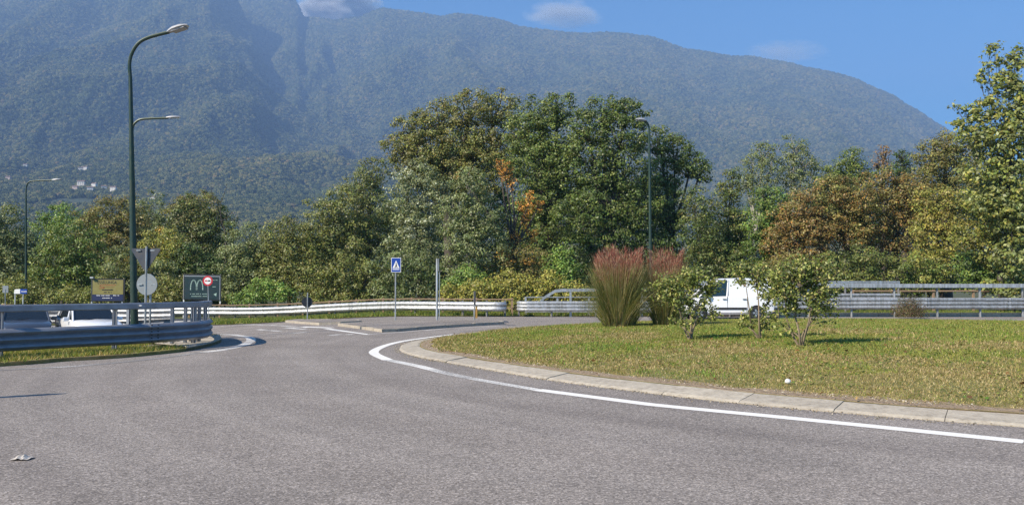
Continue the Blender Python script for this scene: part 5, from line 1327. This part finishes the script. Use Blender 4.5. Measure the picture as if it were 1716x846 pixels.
ml = ng.nodes.new('ShaderNodeVectorMath'); ml.operation = 'SCALE'; ng.links.new(pos.outputs[0], ml.inputs[0])
m3 = ng.nodes.new('ShaderNodeMath'); m3.operation = 'MULTIPLY'; ng.links.new(sb.outputs[0], m3.inputs[0]); m3.inputs[1].default_value = 1.9; ng.links.new(m3.outputs[0], ml.inputs['Scale'])
ng.links.new(ico.outputs[0], sp_.inputs['Geometry']); ng.links.new(ml.outputs[0], sp_.inputs['Offset'])
sm_ = ng.nodes.new('GeometryNodeSetMaterial'); sm_.inputs['Material'].default_value = CROWN; ng.links.new(sp_.outputs[0], sm_.inputs[0])
ip = ng.nodes.new('GeometryNodeInstanceOnPoints'); ng.links.new(gi.outputs[0], ip.inputs['Points']); ng.links.new(sm_.outputs[0], ip.inputs['Instance'])
na = ng.nodes.new('GeometryNodeInputNamedAttribute'); na.data_type = 'FLOAT'; na.inputs['Name'].default_value = 'sc'
ng.links.new(na.outputs['Attribute'], ip.inputs['Scale'])
rv = ng.nodes.new('FunctionNodeRandomValue'); rv.data_type = 'FLOAT_VECTOR'; rv.inputs['Min'].default_value = (-.3, -.3, 0); rv.inputs['Max'].default_value = (.3, .3, 6.28)
ng.links.new(rv.outputs[0], ip.inputs['Rotation']); ng.links.new(ip.outputs[0], go.inputs[0])
mod = mf.modifiers.new('scatter', 'NODES'); mod.node_group = ng

# hamlet on the lower slope
def surf_hit(px, py):
    """first distance at which the slope covers this direction"""
    Y = np.arange(450, 4900, 6.); X, Z = mtn(np.full(len(Y), float(px)), Y); d = ray(px, py)
    i = np.argmax((Z - CAMH) / Y > d[2] / d[1]); return Vector((X[i], Y[i], Z[i]))
def house(label, px, py, wpx, rz, wallc, roofc):
    p = surf_hit(px, py + 3); k = p.y / F; W_ = wpx * k; D_ = W_ * .7; Hh = W_ * .5
    root = empty('house', p, label, 'house', 'village houses on the lower slope', rz); mb = MB()
    p = Vector((0, 0, Hh * .35 + 5))
    MB().box(p + Vector((0, 0, Hh / 2 - Hh * .4)), (W_, D_, Hh * 1.8)).build('wall', wallc, root, local=True)
    z = p.z + Hh; e = .6
    V = [(-W_ / 2 - e, -D_ / 2 - e, z), (W_ / 2 + e, -D_ / 2 - e, z), (W_ / 2 + e, D_ / 2 + e, z), (-W_ / 2 - e, D_ / 2 + e, z), (-W_ / 2 - e, 0, z + D_ * .28), (W_ / 2 + e, 0, z + D_ * .28)]
    rf = MB().add(V, [(0, 1, 5, 4), (2, 3, 4, 5), (0, 4, 3), (1, 2, 5), (3, 2, 1, 0)]).build('roof', roofc, root, local=True)
    MB().box((W_ * .2, D_ * .12, z + D_ * .28), (.9, .9, 1.6)).build('chimney', wallc, rf, local=True)
    for i in range(3):
        for j in range(2):
            MB().box((-W_ * .3 + i * W_ * .3, -D_ / 2 - .02, p.z + Hh * (.1 + .5 * j)), (W_ * .09, .12, Hh * .2)).build('window', GLASS, root, local=True)
PINKW = mat('pink_plaster', (.55, .42, .36), .8); WHW = mat('white_plaster', (.7, .68, .64), .8)
for a_ in [('bright white village house, lower middle of the hillside hamlet', 151, 323, 9, .3, WHW, ROOFM), ('pink village house at the left of the hillside hamlet', 126, 320, 8, .1, PINKW, ROOFM),
           ('white village house uppermost right in the hamlet cluster', 158, 315, 8, -.2, WHW, ROOFM), ('long low house with red roof above the pink one', 136, 314, 11, .2, WALLM, ROOFM),
           ('pale house at the right end of the hillside hamlet', 190, 322, 9, 0, WALLM, ROOFM), ('wide pale house right of the bright white one', 174, 320, 8, .4, WALLM, ROOFM),
           ('cream house standing higher up above the hamlet', 143, 287, 7, 0, WHW, ROOFM), ('house beside the cream one, higher up above the hamlet', 135, 288, 7, .3, WALLM, ROOFM),
           ('lone white house far left on the lower slope', 43, 281, 6, .2, WHW, ROOFM), ('house just right of the tall lamp pole on the lower slope', 256, 337, 6, 0, WALLM, ROOFM),
           ('lone reddish house at the far left edge of the slope', 14, 303, 7, .1, PINKW, ROOFM)]:
    house(*a_)

# ------------------------------------------------------------------ haze
hz_ = MB().box((0, 2550, 948), (13200, 8300, 1902)).build('haze', None) if False else None
mH = bpy.data.materials.new('haze_air'); mH.use_nodes = True; N = mH.node_tree.nodes
N.remove(N['Principled BSDF']); pv_ = N.new('ShaderNodeVolumePrincipled')
pv_.inputs['Color'].default_value = (.31, .51, .93, 1); pv_.inputs['Density'].default_value = HAZE
mH.node_tree.links.new(pv_.outputs[0], N['Material Output'].inputs['Volume'])
ztop = float(max(ZZ.max() + 40, 1700)); zb = -22
print('mountain top', ZZ.max())
hb = MB().box((0, 2550, (ztop + zb) / 2), (13200, 8300, ztop - zb)).build('haze', mH)
tag(hb, kind='stuff')

# ------------------------------------------------------------------ clouds beyond the ridge
def cloud(label, px, py, wpx, hpx, Yc_, dens, seed):
    c = at(px, py, Yc_); k = Yc_ / F
    m = bpy.data.materials.new('cloud_vapour'); m.use_nodes = True; N = m.node_tree.nodes; N.remove(N['Principled BSDF'])
    vp_ = N.new('ShaderNodeVolumePrincipled'); vp_.inputs['Color'].default_value = (1, 1, 1, 1); vp_.inputs['Anisotropy'].default_value = .2
    tc = N.new('ShaderNodeTexCoord'); ln = N.new('ShaderNodeVectorMath'); ln.operation = 'LENGTH'; m.node_tree.links.new(tc.outputs['Object'], ln.inputs[0])
    nz_ = N.new('ShaderNodeTexNoise'); nz_.noise_dimensions = '4D'; nz_.inputs['W'].default_value = seed; nz_.inputs['Scale'].default_value = 1.6; nz_.inputs['Detail'].default_value = 5; nz_.inputs['Roughness'].default_value = .6
    m.node_tree.links.new(tc.outputs['Object'], nz_.inputs['Vector'])
    a = math_(m, 'SUBTRACT', 1.0, ln.outputs['Value']); b_ = math_(m, 'ADD', a, math_(m, 'MULTIPLY', math_(m, 'SUBTRACT', nz_.outputs['Fac'], .58), 1.9))
    e = math_(m, 'MULTIPLY', math_(m, 'MAXIMUM', b_, 0.), dens)
    m.node_tree.links.new(e, vp_.inputs['Density']); m.node_tree.links.new(vp_.outputs[0], N['Material Output'].inputs['Volume'])
    V = []; Fs = []; nn, mm = 16, 8
    for i in range(mm + 1):
        for j in range(nn):
            th_ = math.pi * i / mm; ph_ = 2 * math.pi * j / nn
            V.append((1.05 * math.sin(th_) * math.cos(ph_), 1.05 * math.sin(th_) * math.sin(ph_), 1.05 * math.cos(th_)))
    Fs = [(i * nn + j, (i + 1) * nn + j, (i + 1) * nn + (j + 1) % nn, i * nn + (j + 1) % nn) for i in range(mm) for j in range(nn)]
    o = MB().add(V, Fs).build('cloud', m, smooth=True); o.location = c; o.scale = (wpx * k / 2, wpx * k / 3, hpx * k / 2)
    tag(o, label, 'cloud')
cloud('white cloud sitting on the mountain ridge at the top of the picture', 563, 13, 168, 76, 7600, .16, 3)
cloud('wispy thin cloud in the blue sky above the ridge', 945, 26, 150, 50, 7600, .012, 8)
cloud('faint streak of cloud low over the right-hand ridge', 1315, 88, 170, 34, 7600, .006, 12)
